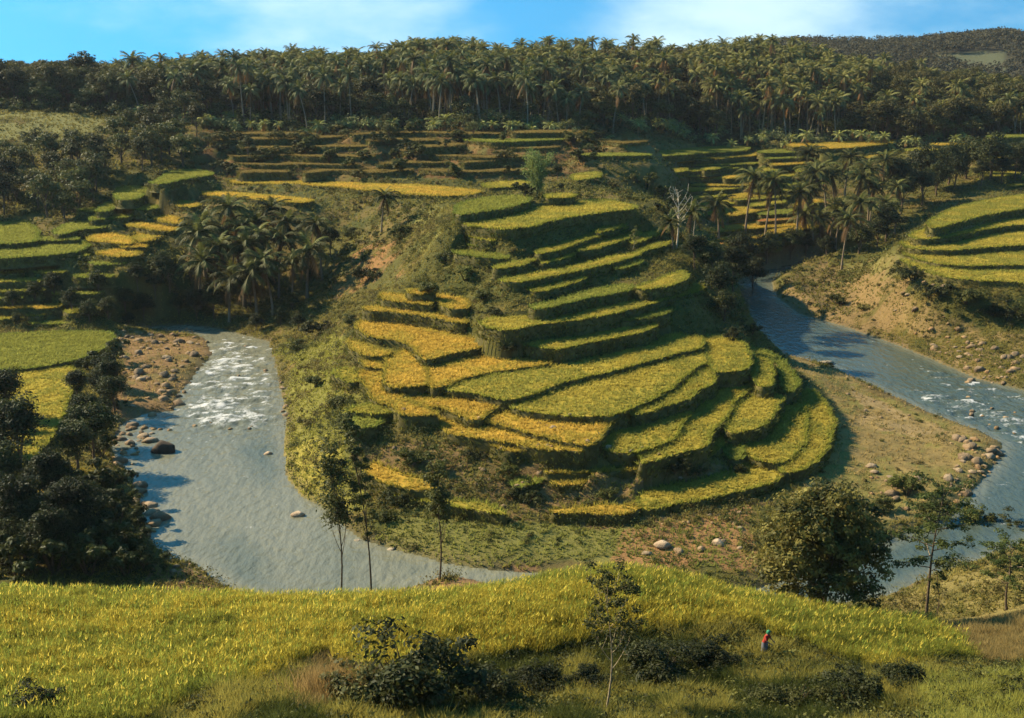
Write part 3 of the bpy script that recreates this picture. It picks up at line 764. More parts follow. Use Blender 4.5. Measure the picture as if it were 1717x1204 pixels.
# ------------------------------------------------------------------ water
def mat_water():
    m = bpy.data.materials.new('river_water')
    nt, N, L = nodes(m)
    out = N('ShaderNodeOutputMaterial')
    at = N('ShaderNodeAttribute'); at.attribute_name = 'Col'
    sep = N('ShaderNodeSeparateColor'); L(at.outputs['Color'], sep.inputs[0])
    geo = N('ShaderNodeNewGeometry')
    mp = N('ShaderNodeMapping'); mp.inputs['Scale'].default_value = (1.0, .45, 1)
    L(geo.outputs['Position'], mp.inputs[0])
    n = N('ShaderNodeTexNoise'); n.inputs['Scale'].default_value = 1.1; n.inputs['Detail'].default_value = 4; n.inputs['Roughness'].default_value = .5
    L(mp.outputs[0], n.inputs['Vector'])
    nf = N('ShaderNodeTexNoise'); nf.inputs['Scale'].default_value = 3.0; nf.inputs['Detail'].default_value = 6; nf.inputs['Roughness'].default_value = .7
    L(geo.outputs['Position'], nf.inputs['Vector'])
    b = N('ShaderNodeBump'); b.inputs['Strength'].default_value = .9; b.inputs['Distance'].default_value = .30
    L(n.outputs[0], b.inputs['Height'])
    ad = N('ShaderNodeMath'); ad.operation = 'MULTIPLY_ADD'; ad.inputs[1].default_value = 1.15
    L(nf.outputs[0], ad.inputs[0]); L(sep.outputs[0], ad.inputs[2])
    mr = N('ShaderNodeMapRange'); mr.inputs[1].default_value = 1.0; mr.inputs[2].default_value = 1.3
    L(ad.outputs[0], mr.inputs[0])
    w = N('ShaderNodeBsdfPrincipled'); w.inputs['Roughness'].default_value = .13; w.inputs['IOR'].default_value = 1.33; w.inputs['Specular IOR Level'].default_value = .24
    mc = N('ShaderNodeMix'); mc.data_type = 'RGBA'
    mc.inputs[6].default_value = (.050, .072, .058, 1); mc.inputs[7].default_value = (.185, .175, .115, 1)
    L(sep.outputs[1], mc.inputs[0]); L(mc.outputs[2], w.inputs['Base Color'])
    L(b.outputs[0], w.inputs['Normal'])
    f = N('ShaderNodeBsdfPrincipled'); f.inputs['Base Color'].default_value = (.52, .50, .46, 1); f.inputs['Roughness'].default_value = .9
    mx = N('ShaderNodeMixShader')
    L(mr.outputs[0], mx.inputs[0]); L(w.outputs[0], mx.inputs[1]); L(f.outputs[0], mx.inputs[2]); L(mx.outputs[0], out.inputs[0])
    return m


wx = np.arange(-95, 130, .36); wy = np.arange(80, 330, .42)
WX, WY = np.meshgrid(wx, wy)
near = inpoly(WX, WY, rivL) | inpoly(WX, WY, rivR)
for sh in ((0, 6), (0, -6), (6, 0), (-6, 0), (3, 3), (-3, 3), (3, -3), (-3, -3)):
    near = near | np.roll(near, sh, (0, 1))
wpx, wpy = project(np.stack([WX, WY, WX * 0], -1))
RAPL = [(355,572),(400,566),(452,580),(462,640),(474,698),(455,720),(400,732),(340,728),(296,712),(306,660),(330,612)]
RAPL2 = [(200,700),(260,690),(290,720),(250,750),(190,790)]
RAPR = [(1515,650),(1560,655),(1640,672),(1717,700),(1800,735),(1800,765),(1717,745),(1650,716),(1580,690)]
RAPR2 = [(1540,610),(1640,640),(1730,660),(1800,690),(1800,740),(1680,690),(1560,650)]
RAPU = [(196,548),(290,543),(350,548),(350,566),(240,566),(196,560)]
def soft(poly, wd):
    pw = at_h(*np.array(poly, float).T, 0.0)[:, :2]
    d = polydist(WX, WY, pw); i = inpoly(WX, WY, pw)
    return sstep(-wd, wd, np.where(i, d, -d))
fl = fbm(WX * .55 + .3 * WY, WY * .20 - .1 * WX, 61, 4)        # streaks across the current
ff = fbm(WX * .28 + WY * .10, WY * .55 - WX * .12, 71, 4)
rap = np.maximum.reduce([soft(RAPL, 4.0) * 1.0, soft(RAPR, 1.2) * .95, soft(RAPR2, 2) * .62, soft(RAPU, 1.2) * .55, soft(RAPL2, 1) * .35])
fx = fbm(WX * .9 + WY * .25, WY * 1.5 - WX * .3, 75, 3)
foam = rap * (-.70 + .9 * ff + .45 * fl + .75 * fx) + sstep(.60, .85, fbm(WX * .9, WY * 1.1, 77, 4)) * .5  # last term: foam flecks that double as painted sun sparkle
waves = .07 * (fbm(WX * .8, WY * .5, 81, 3) - .5) + rap * .9 * (ff - .45) + rap * .5 * (fbm(WX * 1.1, WY * 1.6, 83, 3) - .4)
murk_glint = np.where(WX < 10, 1.0, .15) * (.25 + 1.1 * fbm(WX * .16 + WY * .05, WY * .07, 87, 4)) + .5 * sstep(2.5, 0, np.minimum(polydist(WX, WY, rivL), polydist(WX, WY, rivR)))  # left arm paler: murky water plus sun glint put into the colour
idx = np.cumsum(near.ravel()).reshape(near.shape) - 1
qd = near[:-1, :-1] & near[1:, :-1] & near[:-1, 1:] & near[1:, 1:]
F = np.stack([idx[:-1, :-1][qd], idx[:-1, 1:][qd], idx[1:, 1:][qd], idx[1:, :-1][qd]], -1)
V = np.stack([WX[near], WY[near], waves[near]], -1)
col = np.stack([np.clip(foam, 0, 1)[near], np.clip(murk_glint, 0, 1)[near], WX[near] * 0], -1)
o = link('river', new_mesh('river', V, F, mat_water(), col, True))
tag(o, 'grey-green river bending round the terraced spur with white rapids', None, None, 'structure')
# ------------------------------------------------------------------ build every terrace: Empty > crop, bank
TONE = [np.array([.51, .36, .075]), np.array([.395, .345, .072]), np.array([.235, .26, .062]), np.array([.40, .19, .08]), np.array([.20, .165, .065])]
FRINGE = [np.array([.30, .26, .05]), np.array([.24, .265, .05]), np.array([.17, .22, .05]), np.array([.3, .17, .07]), np.array([.13, .11, .045])]
for t in terr:
    ring, nrm, h, tone = t['ring'], t['nrm'], t['h'], t['tone']
    c = ring.mean(0)
    dist = c[1]
    r = np.random.default_rng(int(abs(c[0] * 31 + c[1] * 17)) + 5)
    root = link('rice_terrace', None, None, (c[0], c[1], h))
    tag(root, t['label'], 'rice field', t['group'])
    n = len(ring)
    near = dist < 205
    # --- crop: the top sheet and its rice plants
    mb = MB()
    tri = tessellate_polygon([[Vector((p[0], p[1], 0)) for p in ring]])
    base = TONE[tone] * (0.92 + .16 * r.random())
    V = np.concatenate([ring - c, np.full((n, 1), .0)], 1)
    mb.add(V, np.array(tri), base * .75)
    lo, hi = ring.min(0), ring.max(0)
    dens = 9.0 if near else 5.0
    N = int((hi - lo).prod() * dens)
    P = lo + r.random((N, 2)) * (hi - lo)
    P = P[inpoly(P[:, 0], P[:, 1], ring)]
    if len(P):
        f = fbm(P[:, 0] * .25, P[:, 1] * .25, 91, 3)
        f2 = fbm(P[:, 0] * 1.1, P[:, 1] * 1.1, 95, 2)
        col = base[None] * (.55 + .5 * f2 + .4 * fbm(P[:, 0] * .45, P[:, 1] * .9, 97, 3))[:, None]
        col = mixc(col, TONE[tone if tone == 4 else min(tone + 1, 2)], sstep(.40, .62, f) * .75)
        de = polydist(P[:, 0], P[:, 1], ring)
        col = mixc(col, FRINGE[tone], sstep(.9, .1, de) * .6)
        kp = r.random(len(P)) < np.where(vnoise(P[:, 0] * .9, P[:, 1] * .9, 77) < .16, .35, 1.0)
        P = P[kp]; col = col[kp]; f2 = f2[kp]
        P3 = np.concatenate([P - c, np.full((len(P), 1), -.02)], 1)
        hh = (.36 if near else .42) * (.75 + .5 * f2) * (.4 if tone >= 3 else 1)
        Vt, Ft, Ct = tufts(P3, hh, .16 if near else .22, np.array([.08, -.03]), col, r, 3, .85)
        mb.add(Vt, Ft, Ct)
    # fringe leaning over the edge
    if tone != 3:
        m = int(n * .6 * 5)
        s = r.integers(0, n, m)
        p = ring[s] + (np.roll(ring, -1, 0)[s] - ring[s]) * r.random((m, 1)) + nrm[s] * r.normal(size=(m, 1)) * (.12 if near else .25)
        col = FRINGE[tone][None] * (.7 + .6 * r.random((m, 1)))
        Vt, Ft, Ct = tufts(np.concatenate([p - c, np.full((m, 1), -.12)], 1), .5, .16, nrm[s] * .28, col, r, 3, .35)
        mb.add(Vt, Ft, Ct)
    link('crop', mb.mesh('crop', M_crop), root)
    # --- bank: earth riser with hanging grass
    mb = MB()
    H = 3.0 if h < 9 else 3.6
    if t['low']: H = 1.9
    H = min(H, h + .6)
    w = fbm(ring[:, 0] * .6, ring[:, 1] * .6, 15, 3) - .5
    prof = [(-.35, -.02), (.02, -.03), (.14, -.25), (.22, -.8), (.38, -min(1.6, H * .75)), (.75, -H)]
    rings = []
    for kk, (o_, z_) in enumerate(prof):
        wig = (r.normal(size=n) * .05 + w * .35) * min(kk, 3) / 3
        q_ = ring + nrm * (o_ + wig)[:, None]
        rings.append(np.concatenate([q_ - c, np.full((n, 1), z_)], 1))
    V = np.concatenate(rings)
    i = np.arange(n); j = (i + 1) % n
    F = np.concatenate([np.stack([a * n + i, (a + 1) * n + i, (a + 1) * n + j, a * n + j], 1) for a in range(len(prof) - 1)])
    bc = np.array([.115, .105, .040])
    col = bc[None] * (.6 + .8 * r.random((len(V), 1)))
    mb.add(V, F, col)
    m = int(n * .6 * 14)
    s = r.integers(0, n, m)
    zz = -r.random(m) ** .8 * min(1.9, H)
    off = .05 + .22 * np.clip(-zz, 0, 1.6)
    p = ring[s] + (np.roll(ring, -1, 0)[s] - ring[s]) * r.random((m, 1)) + nrm[s] * off[:, None]
    gcol = np.array([.165, .175, .048])[None] * (.5 + r.random((m, 1))) + np.array([.05, .03, .0])[None] * (r.random((m, 1)) > .7)
    Vt, Ft, Ct = tufts(np.concatenate([p - c, zz[:, None]], 1), .36 * (.6 + .9 * r.random(m)), .17, nrm[s] * .2, gcol, r, 3, .5)
    mb.add(Vt, Ft, Ct)
    link('bank', mb.mesh('bank', M_bank), root)
# ------------------------------------------------------------------ tree makers (each returns meshes that copies share)
def palm_meshes(seed, h, lean=1.0, nf=20, nl=18, L=4.4, dead=3, bark=(.20, .165, .125), lc=(.080, .088, .028)):
    r = np.random.default_rng(seed)
    az = r.random() * 6.28
    t = np.linspace(0, 1, 9)
    path = np.stack([np.cos(az) * lean * t ** 1.7, np.sin(az) * lean * t ** 1.7, h * t], 1)
    rad = .13 + .10 * (1 - t) ** 1.5 + .10 * np.exp(-t * 12)
    mb = MB()
    V, F = tube(path, rad, 7)
    mb.add(V, F, np.array(bark)[None] * (.75 + .4 * r.random((len(V), 1))))
    trunk = mb.mesh('palm_trunk', M_bark, True)
    top = path[-1]
    mb = MB()
    for k in range(nf + dead):
        a = k * 2.39996 + r.normal() * .15
        u = k / (nf - 1)
        old = k >= nf
        e0 = math.radians(78 - 88 * min(u, 1) ** .8 + r.normal() * 6) if not old else math.radians(-45 - 25 * r.random())
        bend = math.radians(55 + 35 * r.random()) if not old else math.radians(25)
        Lk = L * (.8 + .3 * r.random()) * (.75 if u < .15 else 1)
        ns = nl
        s = np.linspace(0, 1, ns)
        el = e0 - bend * s ** 1.5
        step = Lk / (ns - 1)
        dirh = np.array([math.cos(a), math.sin(a)])
        rr = np.concatenate([[0], np.cumsum(np.cos(el[:-1]) * step)]); zz = np.concatenate([[0], np.cumsum(np.sin(el[:-1]) * step)])
        R = np.stack([dirh[0] * rr, dirh[1] * rr, zz], 1) + top
        T = np.stack([dirh[0] * np.cos(el), dirh[1] * np.cos(el), np.sin(el)], 1)
        S = np.array([-dirh[1], dirh[0], 0.0])
        U = np.cross(T, S)
        U = np.where((U[:, 2:3] < 0), -U, U)
        V, F = tube(R, .05 * (1 - .8 * s), 3)
        base = np.array(lc) * (.5 + .9 * r.random() ** 1.5)
        if u < .2: base = np.array([.11, .125, .035])
        if old: base = np.array([.16, .10, .045]) * (.6 + .5 * r.random())
        mb.add(V, F, np.array([.17, .15, .06]) if not old else base)
        for sd in (-1, 1):
            q = np.arange(1, ns)
            ll = (.95 * np.sin(np.clip(s[q] * 1.0 + .12, 0, 1) * math.pi * .92) ** .6 + .12) * (.85 + .3 * r.random(len(q)))
            droop = .35 + .35 * r.random(len(q)) + .35 * u
            tip = R[q] + (S * sd * .82 + T[q] * .55 - np.array([0, 0, 1]) * droop[:, None] + U[q] * .12) * ll[:, None]
            wd = step * .55
            V = np.stack([R[q] - T[q] * wd, R[q] + T[q] * wd, tip], 1).reshape(-1, 3)
            cc = base[None] * (.85 + .3 * r.random((len(q), 1)))
            mb.add(V, np.arange(len(V)).reshape(-1, 3), np.repeat(cc, 3, 0))
    # nuts
    for k in range(5):
        a = r.random() * 6.28
        V, F = tube(top + np.array([math.cos(a) * .3, math.sin(a) * .3, -.1]) + np.array([[0, 0, 0], [0, 0, -.15], [0, 0, -.3]]), [.05, .16, .05], 5)
        mb.add(V, F, np.array([.16, .13, .04]))
    crown = mb.mesh('palm_crown', M_palm)
    return trunk, crown


def limb_set(mb, r, base, h, crown_c, crown_r, n=6, r0=.25, col=(.12, .09, .065)):
    """a tapered trunk and limbs that reach into the crown"""
    c = np.array(col)
    base = np.array(base, float)
    top = base + np.array([r.normal() * .03 * h, r.normal() * .03 * h, h])
    t = np.linspace(0, 1, 7)
    mid = base[None] + (top - base)[None] * t[:, None] + np.stack([np.sin(t * 5) * .02 * h, np.cos(t * 4) * .02 * h - .02 * h, t * 0], 1)
    V, F = tube(mid, r0 * (1 - .6 * t), 7)
    mb.add(V, F, c)
    for k in range(n):
        a = k * 2.4 + r.random(); f = .45 + .5 * k / n
        s0 = mid[min(6, int(f * 6))]
        e = crown_c + np.array([math.cos(a), math.sin(a), 0]) * crown_r[0] * (.5 + .35 * r.random()) + np.array([0, 0, crown_r[1] * (r.random() - .35)])
        tt = np.linspace(0, 1, 5)
        p = s0[None] + (e - s0)[None] * tt[:, None] + np.array([0, 0, 1])[None] * (np.sin(tt * 3.14) * .08 * h)[:, None]
        V, F = tube(p, r0 * .45 * (1 - .8 * tt), 5)
        mb.add(V, F, c)


def tree_meshes(seed, h=10, cr=(3.6, 3.4), cz=.62, ncl=34, per=55, leaf=.42, col=(.055, .07, .022), col2=(.095, .105, .03), lift=.0, r0=.25, clr=(1.0, 1.7), bark=(.12, .09, .065), nl=6):
    r = np.random.default_rng(seed)
    cc = np.array([0, 0, h * cz + lift])
    mb = MB()
    limb_set(mb, r, (0, 0, -.4), h * cz, cc, cr, nl, r0, bark)
    trunk = mb.mesh('tree_trunk', M_bark, True)
    d = unit(r.normal(size=(ncl, 3)))
    d[:, 2] = np.where(d[:, 2] < -.45, -d[:, 2], d[:, 2])
    lump = .72 + .5 * r.random(ncl)
    cen = cc + d * (r.random((ncl, 1)) ** .42) * np.array([cr[0], cr[0], cr[1]]) * lump[:, None] * .85
    rad = clr[0] + (clr[1] - clr[0]) * r.random(ncl)
    V, F, cid = leafcloud(cen, rad, per, leaf, r, .75, .35)
    w = r.random(ncl)[cid][:, None]
    colr = np.array(col) * (1 - w) + np.array(col2) * w
    colr = colr * np.repeat(.75 + .5 * r.random((len(V) // 4, 1)), 4, 0)
    crown = new_mesh('tree_crown', V, [F], M_leaf, colr)
    return trunk, crown


def bush_meshes(seed, rad=1.5, hz=.9, ncl=16, per=50, leaf=.28, col=(.055, .07, .02), col2=(.11, .115, .03), stems=5):
    r = np.random.default_rng(seed)
    mb = MB()
    for k in range(stems):
        a = r.random() * 6.28
        e = np.array([math.cos(a) * rad * .5, math.sin(a) * rad * .5, rad * hz * (.7 + .4 * r.random())])
        tt = np.linspace(0, 1, 4)
        V, F = tube(e[None] * tt[:, None] + np.array([[0, 0, -.3]]) * (1 - tt[:, None]), .05 * rad * (1.1 - tt), 4)
        mb.add(V, F, np.array([.10, .075, .05]))
    st = mb.mesh('bush_stems', M_bark)
    nlob = 5
    lob = np.stack([r.normal(size=nlob) * .48, r.normal(size=nlob) * .48, .2 + .55 * r.random(nlob)], 1) * rad
    lr = (.38 + .38 * r.random(nlob)) * rad
    wl = r.integers(0, nlob, ncl)
    d = unit(r.normal(size=(ncl, 3))); d[:, 2] = np.where(d[:, 2] < -.2, -d[:, 2], d[:, 2])
    cen = lob[wl] + d * lr[wl][:, None] * (.45 + .7 * r.random((ncl, 1)))
    cen[:, 2] = np.maximum(cen[:, 2], .12 * rad) * hz
    V, F, cid = leafcloud(cen, rad * (.12 + .26 * r.random(ncl)), per, leaf, r, .85, .15)
    w = r.random(ncl)[cid][:, None]
    colr = (np.array(col) * (1 - w) + np.array(col2) * w) * np.repeat(.7 + .6 * r.random((len(V) // 4, 1)), 4, 0)
    cr = new_mesh('bush_foliage', V, [F], M_leaf, colr)
    return st, cr


def plant(name, meshes, loc, rz, sc, label, cat, group=None, parts=('trunk', 'crown'), tilt=(0, 0)):
    root = link(name, None, None, loc)
    root.rotation_euler = (tilt[0], tilt[1], rz)
    root.scale = (sc, sc, sc) if np.isscalar(sc) else tuple(float(v_) for v_ in sc)
    for nm, me in zip(parts, meshes):
        if me is not None:
            link(nm, me, root)
    tag(root, label, cat, group)
    return root


PALMS = [palm_meshes(100 + i, hh, ln, nf, 17, L) for i, (hh, ln, nf, L) in enumerate([(9, 1.2, 20, 4.3), (11, 2.0, 22, 4.6), (13, 1.0, 20, 4.4), (7, .8, 18, 4.2), (10, 2.8, 22, 4.8)])]
FPALMS = [palm_meshes(200 + i, hh, ln, nf, 11, L, dd, bark=(.25, .22, .17), lc=(.125, .145, .064)) for i, (hh, ln, nf, L, dd) in enumerate([(10, .8, 15, 3.9, 3), (12, 1.4, 19, 4.3, 2), (14, 1.2, 13, 4.0, 4), (11, 2.4, 17, 4.5, 2)])]
FTREES = [tree_meshes(300, 11, (3.8, 4.0), .60, 34, 42, .62, (.052, .060, .024), (.10, .104, .038)),
          tree_meshes(301, 9, (3.2, 3.2), .58, 28, 42, .6, (.060, .070, .026), (.115, .122, .042)),
          tree_meshes(302, 13, (4.4, 4.6), .60, 40, 42, .66, (.045, .050, .021), (.082, .082, .032)),
          tree_meshes(303, 7, (3.6, 2.4), .58, 26, 42, .55, (.064, .078, .028), (.125, .138, .046))]
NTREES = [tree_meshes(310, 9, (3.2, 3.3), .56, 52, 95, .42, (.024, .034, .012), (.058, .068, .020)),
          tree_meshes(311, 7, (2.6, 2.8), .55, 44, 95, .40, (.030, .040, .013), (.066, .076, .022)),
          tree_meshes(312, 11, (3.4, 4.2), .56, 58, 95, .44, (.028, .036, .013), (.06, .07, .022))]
BUSHES = [bush_meshes(320 + i, 1.5, [.8, 1.0, .65, 1.1][i], 22, 80, .29, *[((.050, .062, .018), (.11, .115, .028)), ((.07, .085, .022), (.14, .14, .035)), ((.085, .085, .025), (.16, .14, .04)), ((.034, .046, .014), (.08, .09, .024))][i]) for i in range(4)]
r = np.random.default_rng(77)


def px_at(px, py):
    return hit(px, py)

# --- the palm thicket on the left slope: crown centre pixel, base pixel
LP = 'coconut palms of the thicket on the left slope'
TH = [(318,448,335,520,3,'lone palm with pale splayed fronds, leftmost of the thicket above the dark ravine'),
      (440,395,440,470,0,None),(470,420,468,500,1,None),(405,430,410,515,0,None),(500,455,490,515,0,None),(540,395,540,470,1,'tall palm at the right end of the left thicket, beside the bare red soil'),
      (395,365,400,440,0,None),(350,385,350,455,3,None),(430,470,432,538,3,None),(380,480,385,540,3,None),(465,365,470,430,0,None),(520,430,515,500,3,None),(360,430,362,505,0,None),(340,400,345,470,3,None),(490,390,492,462,0,None),(420,410,425,490,1,None),(455,455,458,530,0,None),(385,400,390,470,1,None)]
for i, (cx, cy, bx, by, kind, lab) in enumerate(TH):
    b = hit(bx, by)
    hm = (by - cy) / FPX * (b[1] / CP) * 1.0
    tm = PALMS[kind]
    hh = [9, 11, 13, 7, 10][kind]
    sc = 1.14 * np.clip((hm + .6) / hh, .62, 1.15)
    plant('coconut_palm', tm, b, r.random() * 6.28, float(sc), lab or 'coconut palm crowded inside the dark thicket on the left slope above the rapids', 'palm tree', LP)
b = hit(640, 392)
plant('coconut_palm', PALMS[0], b, .6, .8, 'single short palm on the shrubby slope between the thicket and the terraced hill', 'palm tree')

# --- palms on the river slope at the right
RP = 'coconut palms on the orange ledges of the right river slope'
RS = [(1248,300,1250,388,1,'palm left of the row, its crown over the golden ledge'),(1280,320,1283,398,1,'palm with a straight pinkish trunk standing before the orange ledges'),(1298,310,1300,400,2,None),(1330,330,1335,400,0,None),
      (1358,320,1362,410,1,None),(1400,330,1400,420,0,None),(1405,375,1411,452,1,'tall palm with a pale single trunk rooted on the grass at the river bend'),(1484,345,1486,400,0,'palm with drooping pale fronds left of the right hillside'),(1420,300,1425,385,1,None),(1450,290,1455,380,2,None),
      (1340,290,1345,380,1,None),(1380,280,1385,370,1,None),(1500,320,1500,392,2,None),(1200,345,1205,402,3,'small palm beside the bare pale tree'),(1150,362,1155,412,3,None),(1130,378,1128,420,3,None),(1470,270,1475,350,1,None),(1370,370,1375,420,3,None),(1440,345,1442,412,0,None),(1365,262,1366,330,1,None),(1395,300,1398,372,1,None),(1415,268,1416,330,0,None),(1455,322,1456,395,1,None),(1390,352,1391,410,3,None),(1350,365,1352,420,3,None)]
for i, (cx, cy, bx, by, kind, lab) in enumerate(RS):
    b = hit(bx, by)
    hm = (by - cy) / FPX * (b[1] / CP)
    hh = [9, 11, 13, 7, 10][kind]
    sc = float(np.clip((hm + .6) / hh, .6, 1.25))
    plant('coconut_palm', PALMS[kind], b, r.random() * 6.28, sc, lab or 'coconut palm among the crowded palms of the right river slope', 'palm tree', RP)

# --- the grove on the plateau
sky_x = np.array([-300, 0, 60, 90, 180, 300, 420, 540, 640, 690, 760, 830, 900, 1010, 1100, 1190, 1240, 1350, 1450, 1560, 1660, 1720, 2000])
sky_y = np.array([95, 96, 104, 100, 106, 98, 90, 92, 90, 70, 66, 78, 68, 70, 70, 66, 68, 84, 100, 112, 128, 140, 150])
cand = []
for d in np.arange(346, 520, 4.3):
    w_ = 0.55 * d
    for x in np.arange(-w_, w_, 4.5):
        xx = x + r.normal() * 1.7; dd = d + r.normal() * 1.7
        z = float(ground(xx, dd))
        px_, py_ = project(np.array([xx, dd, z]))
        cand.append((dd, xx, z, float(px_)))
cand.sort()
npalm = 0; nft = 0
stuff = MB(); woods = MB()
GP = 'coconut palms of the grove on the plateau'
GT = 'broadleaf trees mixed into the grove on the plateau'
GD = 'dark trees of the wood on the far left'
GR = 'dark trees at the right end of the grove'
fp_np = []
for me_t, me_c in FPALMS:
    fp_np.append(me_c)
mesh_cache = {}


def mesh_np(me):
    if me.name not in mesh_cache:
        V = np.empty(len(me.vertices) * 3, np.float32); me.vertices.foreach_get('co', V)
        C_ = np.empty(len(me.vertices) * 4, np.float32); me.color_attributes['Col'].data.foreach_get('color', C_)
        I = np.empty(len(me.loops), np.int32); me.loops.foreach_get('vertex_index', I)
        T_ = np.empty(len(me.polygons), np.int32); me.polygons.foreach_get('loop_total', T_)
        S_ = np.empty(len(me.polygons), np.int32); me.polygons.foreach_get('loop_start', S_)
        f3 = I[(S_[T_ == 3][:, None] + np.arange(3))] if (T_ == 3).any() else np.zeros((0, 3), int)
        f4 = I[(S_[T_ == 4][:, None] + np.arange(4))] if (T_ == 4).any() else np.zeros((0, 4), int)
        mesh_cache[me.name] = (V.reshape(-1, 3), C_.reshape(-1, 4)[:, :3], f3, f4)
    return mesh_cache[me.name]


def stamp(mb, me, loc, rz, sc, tint=1.0):
    V, C_, f3, f4 = mesh_np(me)
    c, s = math.cos(rz), math.sin(rz)
    W = np.stack([V[:, 0] * c - V[:, 1] * s, V[:, 0] * s + V[:, 1] * c, V[:, 2]], 1) * sc + np.array(loc)
    n0 = mb.n
    mb.V.append(W.astype(np.float32)); mb.C.append(C_ * tint); mb.n += len(W)
    if len(f3): mb.F3.append(f3 + n0)
    if len(f4): mb.F4.append(f4 + n0)


for d, x, z, px_ in cand:
    cy = np.interp(px_, sky_x, sky_y) - 9 * sstep(300, 640, px_) * sstep(1500, 1300, px_)
    # height allowed by the traced skyline at that bearing
    rr_ = ray(px_, cy + r.normal() * 8 - (16 if r.random() < .10 else 0) + 12 * (vnoise(x * .06, 3.0, 15) - .4))
    ztop = CAMZ + rr_[2] / rr_[1] * d
    dark_left = px_ < 185
    dark_right = px_ > 1470
    v = vnoise(x * .05, d * .05, 5)
    is_tree = dark_left or (dark_right and r.random() < .85) or (v > .60 and r.random() < .7) or r.random() < .16
    if d < dfront(px_):
        continue
    if 200 < px_ < 1460 and d < dfront(px_) + 10 and r.random() < .5:
        continue
    if dark_left and d < 350: pass
    k = r.integers(0, 4)
    if is_tree:
        hh = [11, 9, 13, 7][k]
        sc = min((ztop - z) / hh, 1.25) * (.78 + .22 * r.random())
        if sc < .45: continue
        if nft < 130:
            lab, g = ('broadleaf tree among the palms of the plateau grove', GT)
            if dark_left: lab, g = ('dark broadleaf tree of the wood along the far left skyline', GD)
            if dark_right: lab, g = ('dark broadleaf tree at the right end of the plateau grove', GR)
            plant('broadleaf_tree', FTREES[k], (x, d, z - .2), r.random() * 6.28, sc, lab, 'tree', g)
            nft += 1
        else:
            rz = r.random() * 6.28
            stamp(woods, FTREES[k][1], (x, d, z - .2), rz, sc)
            stamp(woods, FTREES[k][0], (x, d, z - .2), rz, sc)
    else:
        hh = [10, 12, 14, 11][k] + 3.0
        sc = min((ztop - z) / hh, 1.35) * (.74 + .28 * r.random())
        if sc < .45: continue
        if npalm < 250:
            plant('coconut_palm', FPALMS[k], (x, d, z - .2), r.random() * 6.28, (sc * .80 * (.85 + .3 * r.random()),) * 2 + (sc,), 'coconut palm in the dense grove along the plateau', 'palm tree', GP, tilt=(r.normal() * .07, r.normal() * .07))
            npalm += 1
        else:
            rz = r.random() * 6.28; s3 = np.array([sc * .82, sc * .82, sc])
            stamp(stuff, FPALMS[k][1], (x, d, z), rz, s3)
            stamp(stuff, FPALMS[k][0], (x, d, z), rz, s3)
if stuff.n:
    tag(link('palm_grove', stuff.mesh('palm_grove', M_palm)), 'mass of coconut palms deep in the plateau grove behind the nearest rows', 'palm grove', None, 'stuff')
if woods.n:
    tag(link('woodland', woods.mesh('woodland', M_leaf)), 'mass of broadleaf trees deep in the plateau grove behind the nearest rows', 'woodland', None, 'stuff')
print('palms', npalm, 'trees', nft)
# young palms and bananas in front of the grove: one low mass
young = MB()
for i in range(230):
    u_ = r.uniform(-.36, .40)
    d = float(dfront(u_ * FPX + IW / 2)) - 8 + 34 * r.random() ** 1.3
    x = u_ * d
    z = float(ground(x, d))
    px_ = float(project(np.array([x, d, z]))[0])
    if px_ < 200 or px_ > 1640: continue
    k = r.integers(0, 4); sc = .42 + .35 * r.random()
    hh = [10, 12, 14, 11][k]
    stamp(young, FPALMS[k][1], (x, d, z - hh * sc + 1.0 + 2.6 * r.random()), r.random() * 6.28, sc, np.array([1.7, 1.85, 1.9]))
tag(link('young_palms', young.mesh('young_palms', M_palm)), 'low young palms and banana plants along the front of the plateau grove', 'young palms', None, 'stuff')
# round dark tree that stands up over the left skyline
b = np.array(at_d(138, 150, 372)); b[2] = ground(b[0], b[1])
rr_ = ray(138, 80); zt = CAMZ + rr_[2] / rr_[1] * 372
plant('broadleaf_tree', FTREES[2], b, .3, (1.35, 1.35, (zt - b[2]) / 12.6), 'big round dark tree standing above the left skyline', 'tree')

# --- wooded slope on the left
LW = 'dark trees of the wooded slope on the left'
n_ = 0
for i in range(1500):
    px_, py_ = r.uniform(-80, 330), r.uniform(205, 375)
    if not inpoly(px_, py_, [(-90,272),(175,262),(215,225),(330,205),(330,285),(250,285),(185,310),(150,350),(120,372),(60,362),(-90,372)]): continue
    p = hit(px_, py_)
    if any((p[0] - q_[0]) ** 2 + (p[1] - q_[1]) ** 2 < 4.3 ** 2 for q_ in mesh_cache.setdefault('lw', [])): continue
    mesh_cache['lw'].append(p)
    k = r.integers(0, 4)
    plant('broadleaf_tree', FTREES[k], p - np.array([0, 0, .3]), r.random() * 6.28, (.78 + .42 * r.random()) * [.9, 1, .75, 1.15][k], 'dark tree of the wooded slope above the left terraces', 'tree', LW)
    n_ += 1
    if n_ > 58: break

